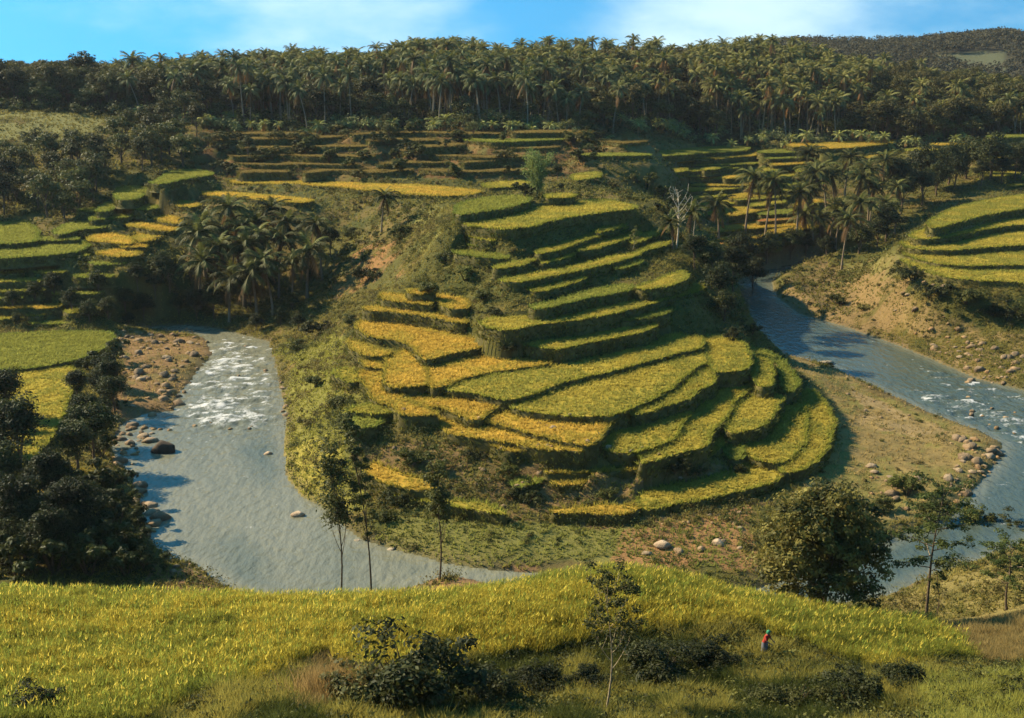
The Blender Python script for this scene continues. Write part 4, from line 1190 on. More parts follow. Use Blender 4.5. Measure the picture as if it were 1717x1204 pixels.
# --- dark trees: right river slope, ravine, bend
DK = [(1545,300,1545,345,'dark tree behind the left tip of the right hillside'),(1600,280,1600,318,None),(1510,310,1510,360,None),(1640,280,1645,312,None),(1570,290,1570,330,None),(1500,290,1502,350,None),(1680,276,1680,308,None),(1545,270,1545,320,None),(1470,380,1470,415,None),(1485,360,1485,405,None),(1440,390,1440,425,None),(1705,280,1710,306,None),
      (1620,255,1620,300,None),(1660,250,1660,300,None),(1700,255,1700,300,None),(1590,262,1590,310,None)]
for cx, cy, bx, by, lab in DK:
    b = hit(bx, by)
    hm = max((by - cy) / FPX * b[1] / CP * 1.5, 4)
    k = r.integers(0, 3)
    plant('broadleaf_tree', NTREES[k], b - np.array([0, 0, .3]), r.random() * 6.28, hm / [9, 7, 11][k], lab or 'dark tree in the shaded wood behind the right hillside', 'tree', 'dark trees behind the right hillside')
BK = [(1225,430,1230,492,'dark tree leaning over the water where the right river narrows'),(1260,445,1262,498,'dark tree nearest the narrowing river, over the shore'),(1190,425,1190,480,None),(1205,460,1205,510,None),(1170,405,1165,450,None),(1280,410,1285,445,None),(1320,400,1325,435,None),(1240,410,1240,460,None),(1380,405,1385,432,None),(1350,412,1350,436,None),(1215,500,1215,540,None)]
for cx, cy, bx, by, lab in BK:
    b = hit(bx, by)
    hm = max((by - cy) / FPX * b[1] / CP * 1.45, 3)
    k = r.integers(0, 3)
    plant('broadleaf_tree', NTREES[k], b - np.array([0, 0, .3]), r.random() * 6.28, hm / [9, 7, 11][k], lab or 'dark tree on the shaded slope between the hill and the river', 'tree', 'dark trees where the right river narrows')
RV = [(260,470,262,520),(285,440,285,500),(240,490,242,540),(210,480,212,530),(270,420,272,470),(150,500,150,540),(180,495,182,536),(120,480,120,520),(60,480,60,512),(20,485,22,520),(300,490,300,525),(230,440,232,490),(90,455,92,500),(160,450,165,490),(30,525,30,545),(215,520,217,546)]
for cx, cy, bx, by in RV:
    b = hit(bx, by)
    hm = max((by - cy) / FPX * b[1] / CP * 1.0, 2.5)
    k = r.integers(0, 3)
    plant('broadleaf_tree', NTREES[k], b - np.array([0, 0, .3]), r.random() * 6.28, hm / [9, 7, 11][k], 'dark low tree on the shaded bank under the left terraces', 'tree', 'dark trees on the shaded left bank')

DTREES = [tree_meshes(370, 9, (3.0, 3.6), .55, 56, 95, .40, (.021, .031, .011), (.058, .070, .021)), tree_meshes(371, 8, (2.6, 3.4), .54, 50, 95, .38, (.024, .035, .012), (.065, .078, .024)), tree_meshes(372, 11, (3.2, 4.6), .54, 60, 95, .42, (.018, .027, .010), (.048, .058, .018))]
# --- left bank trees in the near corner
LB = [(160,690,160,780,0,.85,'full dark tree beside the left river bank, near the boulders'),(30,700,35,800,2,1,'tall dark tree at the left frame edge beside the yellow-green field'),(15,640,12,700,1,1,'dark tree at the left frame edge level with the rapids'),(190,640,192,690,1,.9,None),(130,720,130,790,1,.9,None),
      (175,800,178,850,3,1,None),(60,850,60,930,0,1,None),(120,860,122,930,1,1,None),(165,880,168,930,3,1,None),(215,900,215,935,3,.9,None),(195,850,197,890,3,1,None),(120,800,122,870,0,.8,None),(20,830,20,900,2,1,None),(90,900,92,960,3,1,None),(150,910,150,965,3,1,None),(210,930,212,968,3,1,None),(30,920,30,970,3,1,None),(245,920,245,958,3,.9,None),(10,770,8,850,1,1,None),(180,585,185,612,3,1,'dark bush at the right corner of the smooth light green field'),(150,600,150,622,3,.8,'dark bush on the field edge left of the rubble bank')]
for cx, cy, bx, by, kind, f, lab in LB:
    b = hit(bx, by)
    hm = (by - cy) / FPX * b[1] / CP * 1.55 * f
    if kind == 3:
        plant('bush', BUSHES[3], b, r.random() * 6.28, max(hm / 2.4, .7), lab or 'dark bush in the shaded thicket of the left bank', 'bush', 'bushes of the left bank thicket', ('stems', 'foliage'))
    else:
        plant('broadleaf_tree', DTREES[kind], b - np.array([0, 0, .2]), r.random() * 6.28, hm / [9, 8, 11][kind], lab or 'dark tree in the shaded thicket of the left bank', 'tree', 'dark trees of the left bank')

# low dark trees filling the thicket between the palms, and pale ones at the far right
for i, (px_, py_) in enumerate([(345,500),(375,470),(420,520),(455,490),(490,520),(400,455),(440,440),(520,470),(360,535),(320,470),(470,545),(380,425),(510,420),(430,555),(330,540),(500,555),(390,505),(555,430)]):
    b = hit(px_, py_)
    plant('broadleaf_tree', NTREES[i % 3], b - np.array([0, 0, .3]), i * 1.3, .40 + .12 * (i % 3), 'low dark tree in the undergrowth of the left palm thicket', 'tree', 'low trees of the left palm thicket')
PALE = tree_meshes(360, 6, (3.0, 2.2), .5, 26, 42, .5, (.15, .14, .05), (.22, .20, .07))
for i, (px_, py_, lab) in enumerate([(1690,205,'pale yellowish tree at the right frame edge below the distant hill'),(1665,200,'pale yellowish tree left of the one at the right frame edge'),(1715,190,'pale tree half cut by the right frame edge')]):
    plant('broadleaf_tree', PALE, hit(px_, py_), i, 1.1, lab, 'tree', 'pale trees at the right frame edge')

# the dense dark thicket of the near left bank
tk = 0
TK = [[(-20,850),(60,865),(110,850),(160,850),(195,830),(228,890),(240,950),(-20,985)], [(125,660),(200,640),(212,690),(185,740),(170,820),(140,760)], [(-20,610),(18,650),(22,720),(22,850),(-20,850)]]
while tk < 58:
    px_, py_ = r.uniform(-20, 245), r.uniform(600, 975)
    if not any(inpoly(np.array([px_]), np.array([py_]), t_)[0] for t_ in TK): continue
    b = hit(px_, py_)
    if r.random() < .5 and px_ < 185:
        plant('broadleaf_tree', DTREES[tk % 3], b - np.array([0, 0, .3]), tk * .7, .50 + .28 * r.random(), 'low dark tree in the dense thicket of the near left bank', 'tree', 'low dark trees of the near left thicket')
    else:
        plant('bush', BUSHES[3 if r.random() < .75 else 0], b, tk * .7, .6 + .55 * r.random(), 'dark bush in the dense thicket of the near left bank', 'bush', 'dark bushes of the near left thicket', ('stems', 'foliage'))
    tk += 1

# bushes and small trees dotted over the brown back slope
got = 0
while got < 62:
    px_, py_ = r.uniform(335, 1010), r.uniform(206, 298)
    b = hit(px_, py_)
    if b[1] < 258 or 870 < px_ < 950: continue
    if got % 5 == 0:
        plant('broadleaf_tree', FTREES[[3, 1, 0][got % 3]], b - np.array([0, 0, .3]), got, .42 + .3 * r.random(), 'small tree on the brown slope under the grove', 'tree', 'small trees of the brown slope')
    else:
        plant('bush', BUSHES[got % 4], b, got, (.8 + .9 * r.random()) * np.array([1.3, 1.3, 1.0]), 'bush on the brown stepped slope under the grove', 'bush', 'bushes of the brown slope', ('stems', 'foliage'))
    got += 1
# ------------------------------------------------------------------ single trees of note
def world_px(px, py, d):
    return at_d(px, py, d)


# pale feathery tree (bamboo-like) on the neck
def feathery(seed, h=8.5):
    r = np.random.default_rng(seed)
    mb = MB(); LV = []; LN = []
    for k in range(26):
        a = r.random() * 6.28; out = (.5 + 2.4 * r.random() ** .8)
        t = np.linspace(0, 1, 8)
        hh = h * (.55 + .45 * r.random())
        p = np.stack([np.cos(a) * out * t ** 1.8 + .3 * np.cos(a), np.sin(a) * out * t ** 1.8 + .3 * np.sin(a), hh * (t - .12 * t ** 4)], 1)
        V, F = tube(p, .05 * (1.15 - t), 4)
        mb.add(V, F, np.array([.13, .12, .05]))
        m = 420
        s = .22 + .78 * r.random(m) ** .8
        q = np.stack([np.interp(s, t, p[:, i]) for i in range(3)], 1) + r.normal(size=(m, 3)) * np.array([.42, .42, .34])
        LV.append(q); LN.append(unit(r.normal(size=(m, 3)) + np.array([-.2, 0, .5])))
    P = np.concatenate(LV); Nn = np.concatenate(LN)
    V, F = leaves(P, Nn, .34 * (.7 + .6 * r.random(len(P))), r, .4)
    col = np.array([.17, .215, .07])[None] * np.repeat(.7 + .6 * r.random((len(P), 1)), 4, 0)
    return mb.mesh('culms', M_bark), new_mesh('feathery_foliage', V, [F], M_leaf, col)


b = hit(902, 332)
plant('feathery_tree', feathery(5, 11.5), b, 0, 1.0, 'pale green feathery tree standing on the neck behind the top field', 'tree')
b = hit(935, 300); plant('broadleaf_tree', NTREES[1], b, 1, .5, 'small dark tree just right of the pale feathery tree', 'tree')
b = hit(880, 330); plant('bush', BUSHES[3], b, 1, 1.2, 'dark bush at the foot of the pale feathery tree', 'bush', None, ('stems', 'foliage'))
for px_, py_, s_, lab in [(1085,318,1.5,'dark bush right of the wedge-shaped orange field'),(1062,305,1.2,'leafy bush between the wedge-shaped field and the top field'),(1110,330,1.6,'dark bush left of the bare pale tree'),(1025,315,1.0,'low bush behind the right tip of the top field'),(1120,360,1.5,'dark bush at the foot of the bare pale tree'),(985,315,.9,'low green bush behind the middle of the top field'),(940,318,.8,'small bush near the tiny bright ledge')]:
    plant('bush', BUSHES[int(s_ * 10) % 4], hit(px_, py_), s_ * 3, s_, lab, 'bush', 'bushes on the neck behind the hill', ('stems', 'foliage'))


def branchy(seed, h, n=9, spread=2.0, r0=.14, col=(.42, .36, .28), twig=3):
    r = np.random.default_rng(seed)
    mb = MB(); tips = []
    t = np.linspace(0, 1, 8)
    tr = np.stack([.25 * np.sin(t * 4), .15 * np.sin(t * 3 + 1), h * t], 1)
    V, F = tube(tr, r0 * (1 - .75 * t), 6); mb.add(V, F, np.array(col))
    tips.append(tr[-1])
    for k in range(n):
        f = .35 + .6 * k / n
        s0 = np.array([np.interp(f, t, tr[:, i]) for i in range(3)])
        a = k * 2.4 + r.random()
        e = s0 + np.array([math.cos(a) * spread * (1 - .4 * f), math.sin(a) * spread * (1 - .4 * f), h * (.18 + .15 * r.random())])
        tt = np.linspace(0, 1, 5)
        p = s0 + (e - s0) * tt[:, None] + np.array([0, 0, -.25]) * np.sin(tt * 3.14)[:, None]
        V, F = tube(p, r0 * .42 * (1 - .8 * tt), 4); mb.add(V, F, np.array(col))
        tips.append(e)
        for j in range(twig):
            s1 = p[2 + j % 3]
            e1 = s1 + r.normal(size=3) * spread * .35 + np.array([0, 0, .35])
            V, F = tube(np.linspace(s1, e1, 3), r0 * .14, 3); mb.add(V, F, np.array(col))
            tips.append(e1)
    return mb.mesh('trunk', M_bark), np.array(tips)


def airy(seed, h, n, spread, r0, leafn, leafr, leafs, c1, c2, bark=(.10, .08, .06), low=.3):
    tr, tips = branchy(seed, h, n, spread, r0, bark)
    r = np.random.default_rng(seed + 1)
    tips = tips[tips[:, 2] > h * low]
    V, F, cid = leafcloud(tips, leafr * (.6 + .6 * r.random(len(tips))), leafn, leafs, r, .7, .1)
    w_ = r.random((len(tips), 1))[cid]
    col = (np.array(c1) * (1 - w_) + np.array(c2) * w_) * np.repeat(.75 + .5 * r.random((len(V) // 4, 1)), 4, 0)
    return tr, new_mesh('crown', V, [F], M_leaf, col)


# bare pale tree at the right edge of the hill
tr, tips = branchy(31, 9.0, 10, 2.2, .16, (.50, .44, .36), 4)
b = hit(1135, 418)
plant('bare_tree', (tr,), b, .5, 1.15, 'bare pale tree with crooked branches at the right edge of the terraced hill', 'tree', None, ('trunk',))
tr, tips = branchy(33, 7.0, 8, 1.8, .13, (.34, .30, .25), 4)
plant('bare_tree', (tr,), hit(1165, 412), 2.5, 1.0, 'second leafless tree, greyer and shorter, just right of the bare pale tree', 'tree', None, ('trunk',))
# lone sapling on the hill
plant('sapling', airy(35, 3.2, 4, .6, .06, 40, .4, .2, (.09, .10, .03), (.15, .15, .05), (.36, .32, .22), .6), hit(1061, 420), 0, 1.0, 'lone sapling with a pale stem standing on the hill steps', 'tree')


def px_height(b, top_py, px_):
    """height that reaches pixel row top_py from ground point b"""
    rr_ = ray(px_, top_py)
    return float(CAMZ + rr_[2] / rr_[1] * b[1] - b[2])


# slim trees on the near shore (rooted behind the crest of the near field)
SL = [(570, 978, 800, 569, 'slim round-topped tree before the river, leftmost of the slim trees', 41, 1.0, .62, (.04, .048, .018), (.075, .085, .026), 1.1),
      (622, 980, 740, 600, 'leaning slim tree before the river with leaves all along its stem', 43, .8, .25, (.08, .095, .028), (.13, .14, .04), .5),
      (737, 958, 800, 733, 'short slim tree with a reddish stem right of the leaning slim tree', 45, .9, .55, (.085, .10, .03), (.14, .15, .045), .7)]
for bx, by, ty, tx, lab, sd, spr, low, c1, c2, lf in SL:
    d = 93.0 if bx < 700 else 97.0
    q = at_d(bx, by, d); q[2] = ground(q[0], q[1])
    q0 = q.copy()
    hgt = px_height(q0, ty, tx)
    me = airy(sd, hgt, 13, spr, .10, 80, lf, .27, c1, c2, (.11, .085, .06), low)
    o = plant('slim_tree', me, q0, 0, 1, lab, 'tree')
    o.rotation_euler = (0, math.atan2((tx - bx) / FPX * d, hgt), 0)


# big leafy tree on the near bank, right
def bigbush(seed):
    r = np.random.default_rng(seed)
    mb = MB()
    for k in range(9):
        a = r.random() * 6.28
        e = np.array([math.cos(a) * 3 * r.random(), math.sin(a) * 2.2 * r.random(), 6 + 3 * r.random()])
        tt = np.linspace(0, 1, 7)
        p = e[None] * tt[:, None] + np.array([[.2, .1, 0]]) * np.sin(tt * 6 + k)[:, None]
        V, F = tube(p + np.array([0, 0, -.4]), .16 * (1.1 - tt), 6); mb.add(V, F, np.array([.11, .085, .06]))
    n = 360
    d_ = unit(r.normal(size=(n, 3))); d_[:, 2] = np.where(d_[:, 2] < -.75, -d_[:, 2], d_[:, 2])
    cen = np.array([0, 0, 4.7]) + d_ * (r.random((n, 1)) ** .33) * np.array([4.7, 3.8, 4.9]) * (.82 + .3 * r.random((n, 1)))
    V, F, cid = leafcloud(cen, .55 + .5 * r.random(n), 80, .32, r, .8, .3)
    w_ = r.random((n, 1))[cid]
    col = (np.array([.036, .042, .014]) * (1 - w_) + np.array([.18, .165, .045]) * w_) * np.repeat(.75 + .5 * r.random((len(V) // 4, 1)), 4, 0)
    return mb.mesh('stems', M_bark), new_mesh('foliage', V, [F], M_leaf, col)


q = at_d(1375, 1010, 78); q[2] = ground(q[0], q[1])
hgt = px_height(q, 805, 1350)
o = plant('leafy_tree', bigbush(50), q, .2, (.98, .98, hgt / 10.0), 'big leafy tree on the near bank, bright on its left side and nearly black inside', 'tree', None, ('stems', 'foliage'))

# airy layered tree at the right
def layered(seed, h):
    r = np.random.default_rng(seed)
    mb = MB()
    t = np.linspace(0, 1, 9)
    tr = np.stack([.10 * np.sin(t * 7) + .5 * t ** 2, .15 * np.sin(t * 5), h * t], 1)
    V, F = tube(tr, .13 * (1.1 - t), 6); mb.add(V, F, np.array([.10, .08, .06]))
    cen = []
    for k in range(20):
        f = .40 + .6 * k / 20
        s0 = np.array([np.interp(f, t, tr[:, i]) for i in range(3)])
        a = k * 2.4 + .3
        L_ = (4.2 - 2.6 * (f - .4)) * (.6 + .5 * r.random())
        e = s0 + np.array([math.cos(a) * L_, math.sin(a) * L_ * .7, .35 + .5 * r.random()])
        p = np.linspace(s0, e, 5); p[2, 2] += .15
        V, F = tube(p, .05 * np.linspace(1, .2, 5), 4); mb.add(V, F, np.array([.36, .30, .22]) if k in (3, 9) else np.array([.12, .10, .07]))
        for u in (.4, .6, .8, 1.0):
            cen.append(s0 + (e - s0) * u + r.normal(size=3) * np.array([.2, .2, .08]))
    cen = np.array(cen)
    V, F, cid = leafcloud(cen, .45 + .35 * r.random(len(cen)), 60, .24, r, .38, .1, .8)
    w_ = r.random((len(cen), 1))[cid]
    col = (np.array([.045, .075, .02]) * (1 - w_) + np.array([.11, .14, .035]) * w_) * np.repeat(.75 + .5 * r.random((len(V) // 4, 1)), 4, 0)
    return mb.mesh('trunk', M_bark), new_mesh('crown', V, [F], M_leaf, col)


q = at_d(1552, 1042, 80); q[2] = ground(q[0], q[1])
hgt = px_height(q, 815, 1560)
plant('layered_tree', layered(60, hgt), q, .4, 1, 'airy tree with flat layered branches over the lower right river', 'tree')
q = at_d(1566, 1050, 79); q[2] = ground(q[0], q[1])
plant('slim_tree', airy(62, px_height(q, 960, 1575), 4, .5, .05, 30, .35, .2, (.06, .08, .02), (.11, .12, .03), (.12, .09, .06), .7), q, 0, 1, 'thin sapling leaning beside the trunk of the airy layered tree', 'tree')
q = at_d(1690, 1000, 84); q[2] = ground(q[0], q[1])
plant('layered_tree', layered(66, 7.0), q, 2.0, .8, 'smaller airy tree at the right frame edge above the river', 'tree')

# --- near slope: bushes and the thin forked tree
NBUSH = [bush_meshes(340 + i, 1.5, [.85, 1.0, .8, .9][i], 60, 85, .14, *[((.045, .055, .016), (.10, .105, .028)), ((.06, .075, .02), (.12, .125, .032)), ((.075, .085, .03), (.15, .15, .05)), ((.022, .028, .010), (.05, .058, .018))][i], 8) for i in range(4)]  # last kind: leaves coloured darker to stand in for shade
NB = [(700,1195,1045,'leafy dark bush standing in front of the yellow slope, left of the middle',3),(640,1192,1105,'grey-green leafy bush leaning left of the dark bush',2),(1100,1145,1075,'mixed bush right of the thin forked tree',3),(1190,1125,1072,'dark bush under the yellow slope, second right of the forked tree',3),(900,1165,1110,'wide shadowy bush in the middle of the near slope',3),(820,1180,1115,'shadowy bush between the wide one and the leafy dark bush',3),(980,1160,1115,'low shadowy bush left of the thin forked tree',3),(1430,1180,1118,'dark bush in the shade at the lower right',3),(1330,1185,1130,'dark olive bush at the lower right of the near slope',0),(1510,1158,1108,'shadow-dark bush left of the grassy mound',3),(60,1204,1150,'dark bush in the lower left corner',3)]
for bx, by, ty, lab, k in NB:
    b = hit(bx, by)
    hgt = px_height(b, ty, bx)
    hgt = min(max(hgt, 1.2), 4.2)
    plant('bush', NBUSH[k], b, bx * .01, (hgt / 2.0 * 1.15, hgt / 2.0 * 1.15, hgt / 2.0), lab, 'bush', 'bushes of the near slope', ('stems', 'foliage'))
b = hit(1016, 1200)
hgt = px_height(b, 985, 1015)
tr, tips = branchy(70, hgt, 9, 1.3, .055, (.30, .25, .18), 4)
r = np.random.default_rng(71)
V, F, cid = leafcloud(tips[tips[:, 2] > hgt * .55], .42, 55, .17, r, .8, .1)
plant('forked_tree', (tr, new_mesh('crown', V, [F], M_leaf, np.tile(np.array([.075, .085, .025]), (len(V), 1)) * np.repeat(.7 + .6 * r.random((len(V) // 4, 1)), 4, 0))), b, 0, 1, 'thin pale forked tree with sparse leaves at the bottom of the picture', 'tree')

# bushes on the banks of the spur
PB = [(885,845,58,3,'dark round bush above the small orange plot on the front of the spur'),(700,775,60,0,'big bush on the front bank above the golden wedge field'),(740,790,40,1,'leafy bush right of the big bush above the golden wedge field'),(660,845,55,3,'dark bush below the left end of the golden wedge field'),(640,870,45,0,'bush at the foot of the spur by the leaning slim tree'),(560,800,36,1,'bush on the grassy left shore of the spur'),(500,590,44,0,'bush on the left bank beside the head of the rapids'),(540,560,50,3,'dark bush between the palm thicket and the golden triangle'),(590,545,36,0,'bush touching the left tip of the golden triangle'),(530,650,40,1,'pale green bush on the slope right of the rapids'),(560,680,44,0,'bush midway down the left slope of the spur'),(520,710,36,2,'yellowish bush low on the left slope of the spur'),(600,740,46,0,'bush under the small round green plot'),(800,770,34,3,'small dark bush under the long thin orange strip'),(850,800,44,1,'bush left of the thin golden ledge on the front bank'),(1010,835,38,0,'bush under the boat-shaped orange ledge'),(1130,800,44,3,'dark bush under the winding yellow field'),(1170,795,34,3,'second dark bush under the winding yellow field'),(1245,790,34,0,'bush in the notch below the broad crescent'),(830,530,36,3,'dark bush in the gully left of the longest sweeping step'),(810,500,40,0,'bush high in the gully beside the dry orange step'),(780,470,44,1,'leafy bush on the shrubby left face of the hill'),(740,440,44,0,'bush in the middle of the shrubby left face of the hill'),(720,490,46,0,'bush above the smallest orange step'),(620,470,46,3,'dark bush beside the bare red soil'),(590,400,40,0,'bush above the bare red soil'),(670,400,46,1,'pale bush right of the single short palm'),(850,600,30,3,'dark bush where the golden triangle meets the lowest hill step'),(1230,540,44,0,'bush on the right bank of the spur by the narrowing river'),(1260,560,40,3,'dark bush at the water where the right river widens'),(1340,640,26,3,'dark bush between the rice rim and the gravel bar'),(1225,570,40,3,'dark bush behind the squarish yellow-green field'),
      (1530,470,50,3,'dark bush left of the lowest right hillside terrace'),(1560,500,60,3,'dark bush under the lowest right hillside terrace'),(1620,510,60,0,'broad bush on the slope under the right hillside terraces'),(1690,540,56,3,'dark bush near the right frame edge above the far bank'),(1410,510,36,0,'bush on the red bank at the river bend'),(1450,520,30,2,'dry bush on the red bank at the river bend'),
      (1520,830,70,1,'bright green bush at the lower end of the gravel bar'),(1560,870,70,0,'green bush behind the airy layered tree'),(1630,880,70,1,'green bush on the right river edge behind the layered branches'),(1470,860,56,0,'bush between the big leafy tree and the gravel bar'),(1690,900,70,3,'dark bush at the right frame edge over the river')]
MBUSH = [bush_meshes(380 + i, 1.5, [.8, 1.0, .75, .95][i], 42, 80, .19, *[((.055, .068, .02), (.115, .12, .03)), ((.085, .105, .028), (.16, .17, .042)), ((.10, .095, .028), (.18, .16, .045)), ((.030, .038, .013), (.065, .072, .022))][i], 6) for i in range(4)]
for px_, py_, wv_, k, lab in PB:
    b = hit(px_, py_)
    sc = wv_ / FPX * b[1] / CP / 3.2
    plant('bush', MBUSH[k], b - np.array([0, 0, .15]), px_ * .07, (sc, sc, sc * .95), lab, 'bush', 'bushes on the banks of the river and spur', ('stems', 'foliage'))
# ------------------------------------------------------------------ undergrowth and grass on everything that is not tilled
r = np.random.default_rng(404)


def sample_ground(n, d0, d1, half=.56):
    y = np.sqrt(r.random(n) * (d1 ** 2 - d0 ** 2) + d0 ** 2)
    x = (r.random(n) * 2 - 1) * (half * y + 3)
    z = ground(x, y)
    zt = ground(x, y, GZ)
    free = (z - zt < .25) & (z > .12)
    P = np.stack([x, y, z], 1)[free]
    px_, py_ = project(P)
    return P, px_, py_


def noisy(px_, py_, P, a=30):
    return px_ + (fbm(P[:, 0] * .15, P[:, 1] * .15, 401, 3) - .5) * a * 2, py_ + (fbm(P[:, 0] * .15, P[:, 1] * .15, 405, 3) - .5) * a


BAR = [(1300,590),(1350,600),(1480,655),(1690,745),(1650,800),(1600,860),(1470,880),(1330,810),(1400,760),(1400,700),(1340,640)]
RUB = [(195,555),(380,570),(345,600),(300,690),(190,725),(190,640)]
REDB = [(1300,470),(1400,450),(1470,470),(1500,560),(1420,552),(1300,505)]
SOIL = [(540,440),(660,400),(680,470),(560,500)]
BOTTOM = [(-500,955),(300,985),(450,992),(600,985),(750,975),(880,965),(950,945),(1050,935),(1150,955),(1230,1000),(1350,1012),(1480,1034),(1600,1075),(1660,1112),(2100,1090),(2100,1300),(-500,1300)]
BACK = [(330,300),(330,200),(1120,200),(1120,255),(1010,262),(990,300),(860,302)]
FRONTS = [(560,730),(700,720),(900,760),(1080,790),(1300,800),(1300,870),(1250,940),(1080,905),(900,880),(700,880),(600,880)]
LSLOPE = [(470,560),(600,560),(600,720),(640,860),(560,850),(490,800)]
HSLOPE = [(640,400),(760,330),(860,440),(800,530),(700,480)]
GREENS = np.array([[.050, .062, .018], [.075, .088, .024], [.11, .115, .03], [.095, .080, .03], [.15, .13, .04]])


def shrub_mass(name, n, d0, d1, rad, per, leaf, dens, label, thresh=.0, seed=0):
    P, px_, py_ = sample_ground(n, d0, d1)
    pn, qn = noisy(px_, py_, P)
    p = dens(pn, qn, P)
    p = p * sstep(.30, .52, fbm(P[:, 0] * .16, P[:, 1] * .16, 411 + seed, 3))
    k = (r.random(len(P)) < p) & (px_ > -320) & (px_ < 2000) & (py_ > 100) & (py_ < 1230)
    P = P[k]
    R = rad[0] + (rad[1] - rad[0]) * r.random(len(P)) ** 2
    V, F, cid = leafcloud(P + np.array([0, 0, 1]) * (R * .25)[:, None], R, per, leaf, r, .85, .25)
    ci = np.clip((fbm(P[:, 0] * .12, P[:, 1] * .12, 421, 3) * 6.5 - 1.2 + r.normal(size=len(P)) * .8), 0, 3.99)
    ci = np.where(inpoly(pn[k], qn[k], BACK), np.clip(ci + .7, 0, 3.9), ci)
    i0 = ci.astype(int); c_ = GREENS[i0] + (GREENS[i0 + 1] - GREENS[i0]) * (ci - i0)[:, None]
    col = c_[cid] * np.repeat(.7 + .6 * r.random((len(V) // 4, 1)), 4, 0)
    print(name, len(P), len(F))
    tag(link(name, new_mesh(name, V, [F], M_cover, col)), label, name.replace('_', ' '), None, 'stuff')


def dens_mid(a, b, P):
    p = np.full(len(a), .55)
    p = np.where(inpoly(a, b, BAR), .06, p)
    p = np.where(inpoly(a, b, RUB), .12, p)
    p = np.where(inpoly(a, b, REDB), .22, p)
    p = np.where(inpoly(a, b, SOIL), .15, p)
    p = np.where(inpoly(a, b, FRONTS), .8, p)
    p = np.where(inpoly(a, b, LSLOPE), .75, p)
    p = np.where(inpoly(a, b, HSLOPE), .9, p)
    p = np.where(inpoly(a, b, [(640,880),(1000,890),(1240,880),(1240,950),(800,960),(640,920)]), .18, p)
    p = np.where(inpoly(a, b, [(1500,560),(1800,580),(1800,680),(1640,650)]), .25, p)
    p = np.where(inpoly(a, b, BOTTOM) | (P[:, 1] < 80), 0, p)
    return p


def dens_back(a, b, P):
    p = np.full(len(a), .7)
    p = np.where(inpoly(a, b, BACK), .4, p)
    p = np.where(inpoly(a, b, [(-60,190),(165,188),(165,235),(-60,240)]), .05, p)
    p = np.where(P[:, 1] > dfront(a) - 8, .95, np.where((a > 1060) & (P[:, 1] > 260), p * .35, p))
    return p


shrub_mass('undergrowth', 34000, 84, 215, (.3, 1.25), 42, .21, dens_mid, 'low shrubs and weeds on the untilled banks of the spur and river')
shrub_mass('scrub', 18000, 212, 390, (.6, 1.7), 30, .5, dens_back, 'scrub on the dry slopes behind the spur', 0, 7)


THICK = [(470,560),(590,560),(600,700),(640,850),(560,850),(490,780)], HSLOPE, [(300,380),(560,345),(720,345),(760,480),(640,470),(560,545),(320,540)], [(560,730),(700,740),(860,790),(860,850),(640,850)], [(1120,480),(1230,470),(1290,590),(1200,560)], [(1500,470),(1720,500),(1720,580),(1540,540)]
shrub_mass('thicket', 9000, 100, 250, (.7, 1.9), 95, .24, lambda a, b, P: np.where(np.any([inpoly(a, b, t_) for t_ in THICK], axis=0), .22, 0.0), 'dense bushes crowding the steep left flank of the spur and the river slopes', 0, 13)


def dens_floor(a, b, P):
    return np.where((a > 170), .9, .6)


P, px_, py_ = sample_ground(7600, 338, 465)
k = (px_ > -320) & (px_ < 2000) & (P[:, 1] > dfront(px_) - 8) & (P[:, 1] < dfront(px_) + 74)
P = P[k]; px_ = px_[k]
hgt = 1.2 + 3.6 * r.random(len(P)) ** 1.5
cen = P + np.array([0, 0, 1]) * (hgt * .55)[:, None]
V, F, cid = leafcloud(cen, hgt * .55, 34, .85, r, 1.0, .25)
lightg = sstep(.45, .6, fbm(P[:, 0] * .05, P[:, 1] * .05, 431, 3))
c_ = np.array([.07, .082, .032]) * (1 - lightg[:, None]) + np.array([.17, .195, .085]) * lightg[:, None]
col = c_[cid] * np.repeat(.7 + .6 * r.random((len(V) // 4, 1)), 4, 0)
tag(link('forest_floor_plants', new_mesh('forest_floor_plants', V, [F], M_cover, col)), 'bananas and bushes growing thickly under the palms of the plateau grove', 'understory', None, 'stuff')

# grass tufts
def grass(name, n, d0, d1, h, w, k_, label, colour, keepf):
    P, px_, py_ = sample_ground(n, d0, d1)
    pn, qn = noisy(px_, py_, P)
    kp = keepf(pn, qn, P) & (px_ > -320) & (px_ < 2000) & (py_ > 150) & (py_ < 1225)
    P = P[kp]
    col = colour(pn[kp], qn[kp], P)
    V, F, Ct = tufts(P, h * (.6 + .7 * r.random(len(P))), w, np.array([.06, -.02]), col, r, k_, .6)
    print(name, len(P), len(F))
    tag(link(name, new_mesh(name, V, [F], M_grass, Ct)), label, 'grass', None, 'stuff')


def col_mid(a, b, P):
    f = fbm(P[:, 0] * .2, P[:, 1] * .2, 441, 4)[:, None]
    c = np.array([.14, .16, .045]) * (1 - f) + np.array([.30, .25, .08]) * f
    g = (inpoly(a, b, LSLOPE) | inpoly(a, b, [(470,680),(560,750),(590,860),(470,820)]))[:, None]
    c = np.where(g, np.array([.26, .27, .06]) * (.7 + .6 * f), c)
    s = (inpoly(a, b, BAR) | inpoly(a, b, RUB) | inpoly(a, b, REDB))[:, None]
    c = np.where(s, np.array([.34, .27, .12]) * (.6 + .7 * f), c)
    q_ = inpoly(a, b, [(640,870),(1000,890),(1260,880),(1240,950),(800,960),(640,920)])[:, None]
    c = np.where(q_, np.array([.20, .22, .06]) * (.6 + .8 * f), c)
    return c


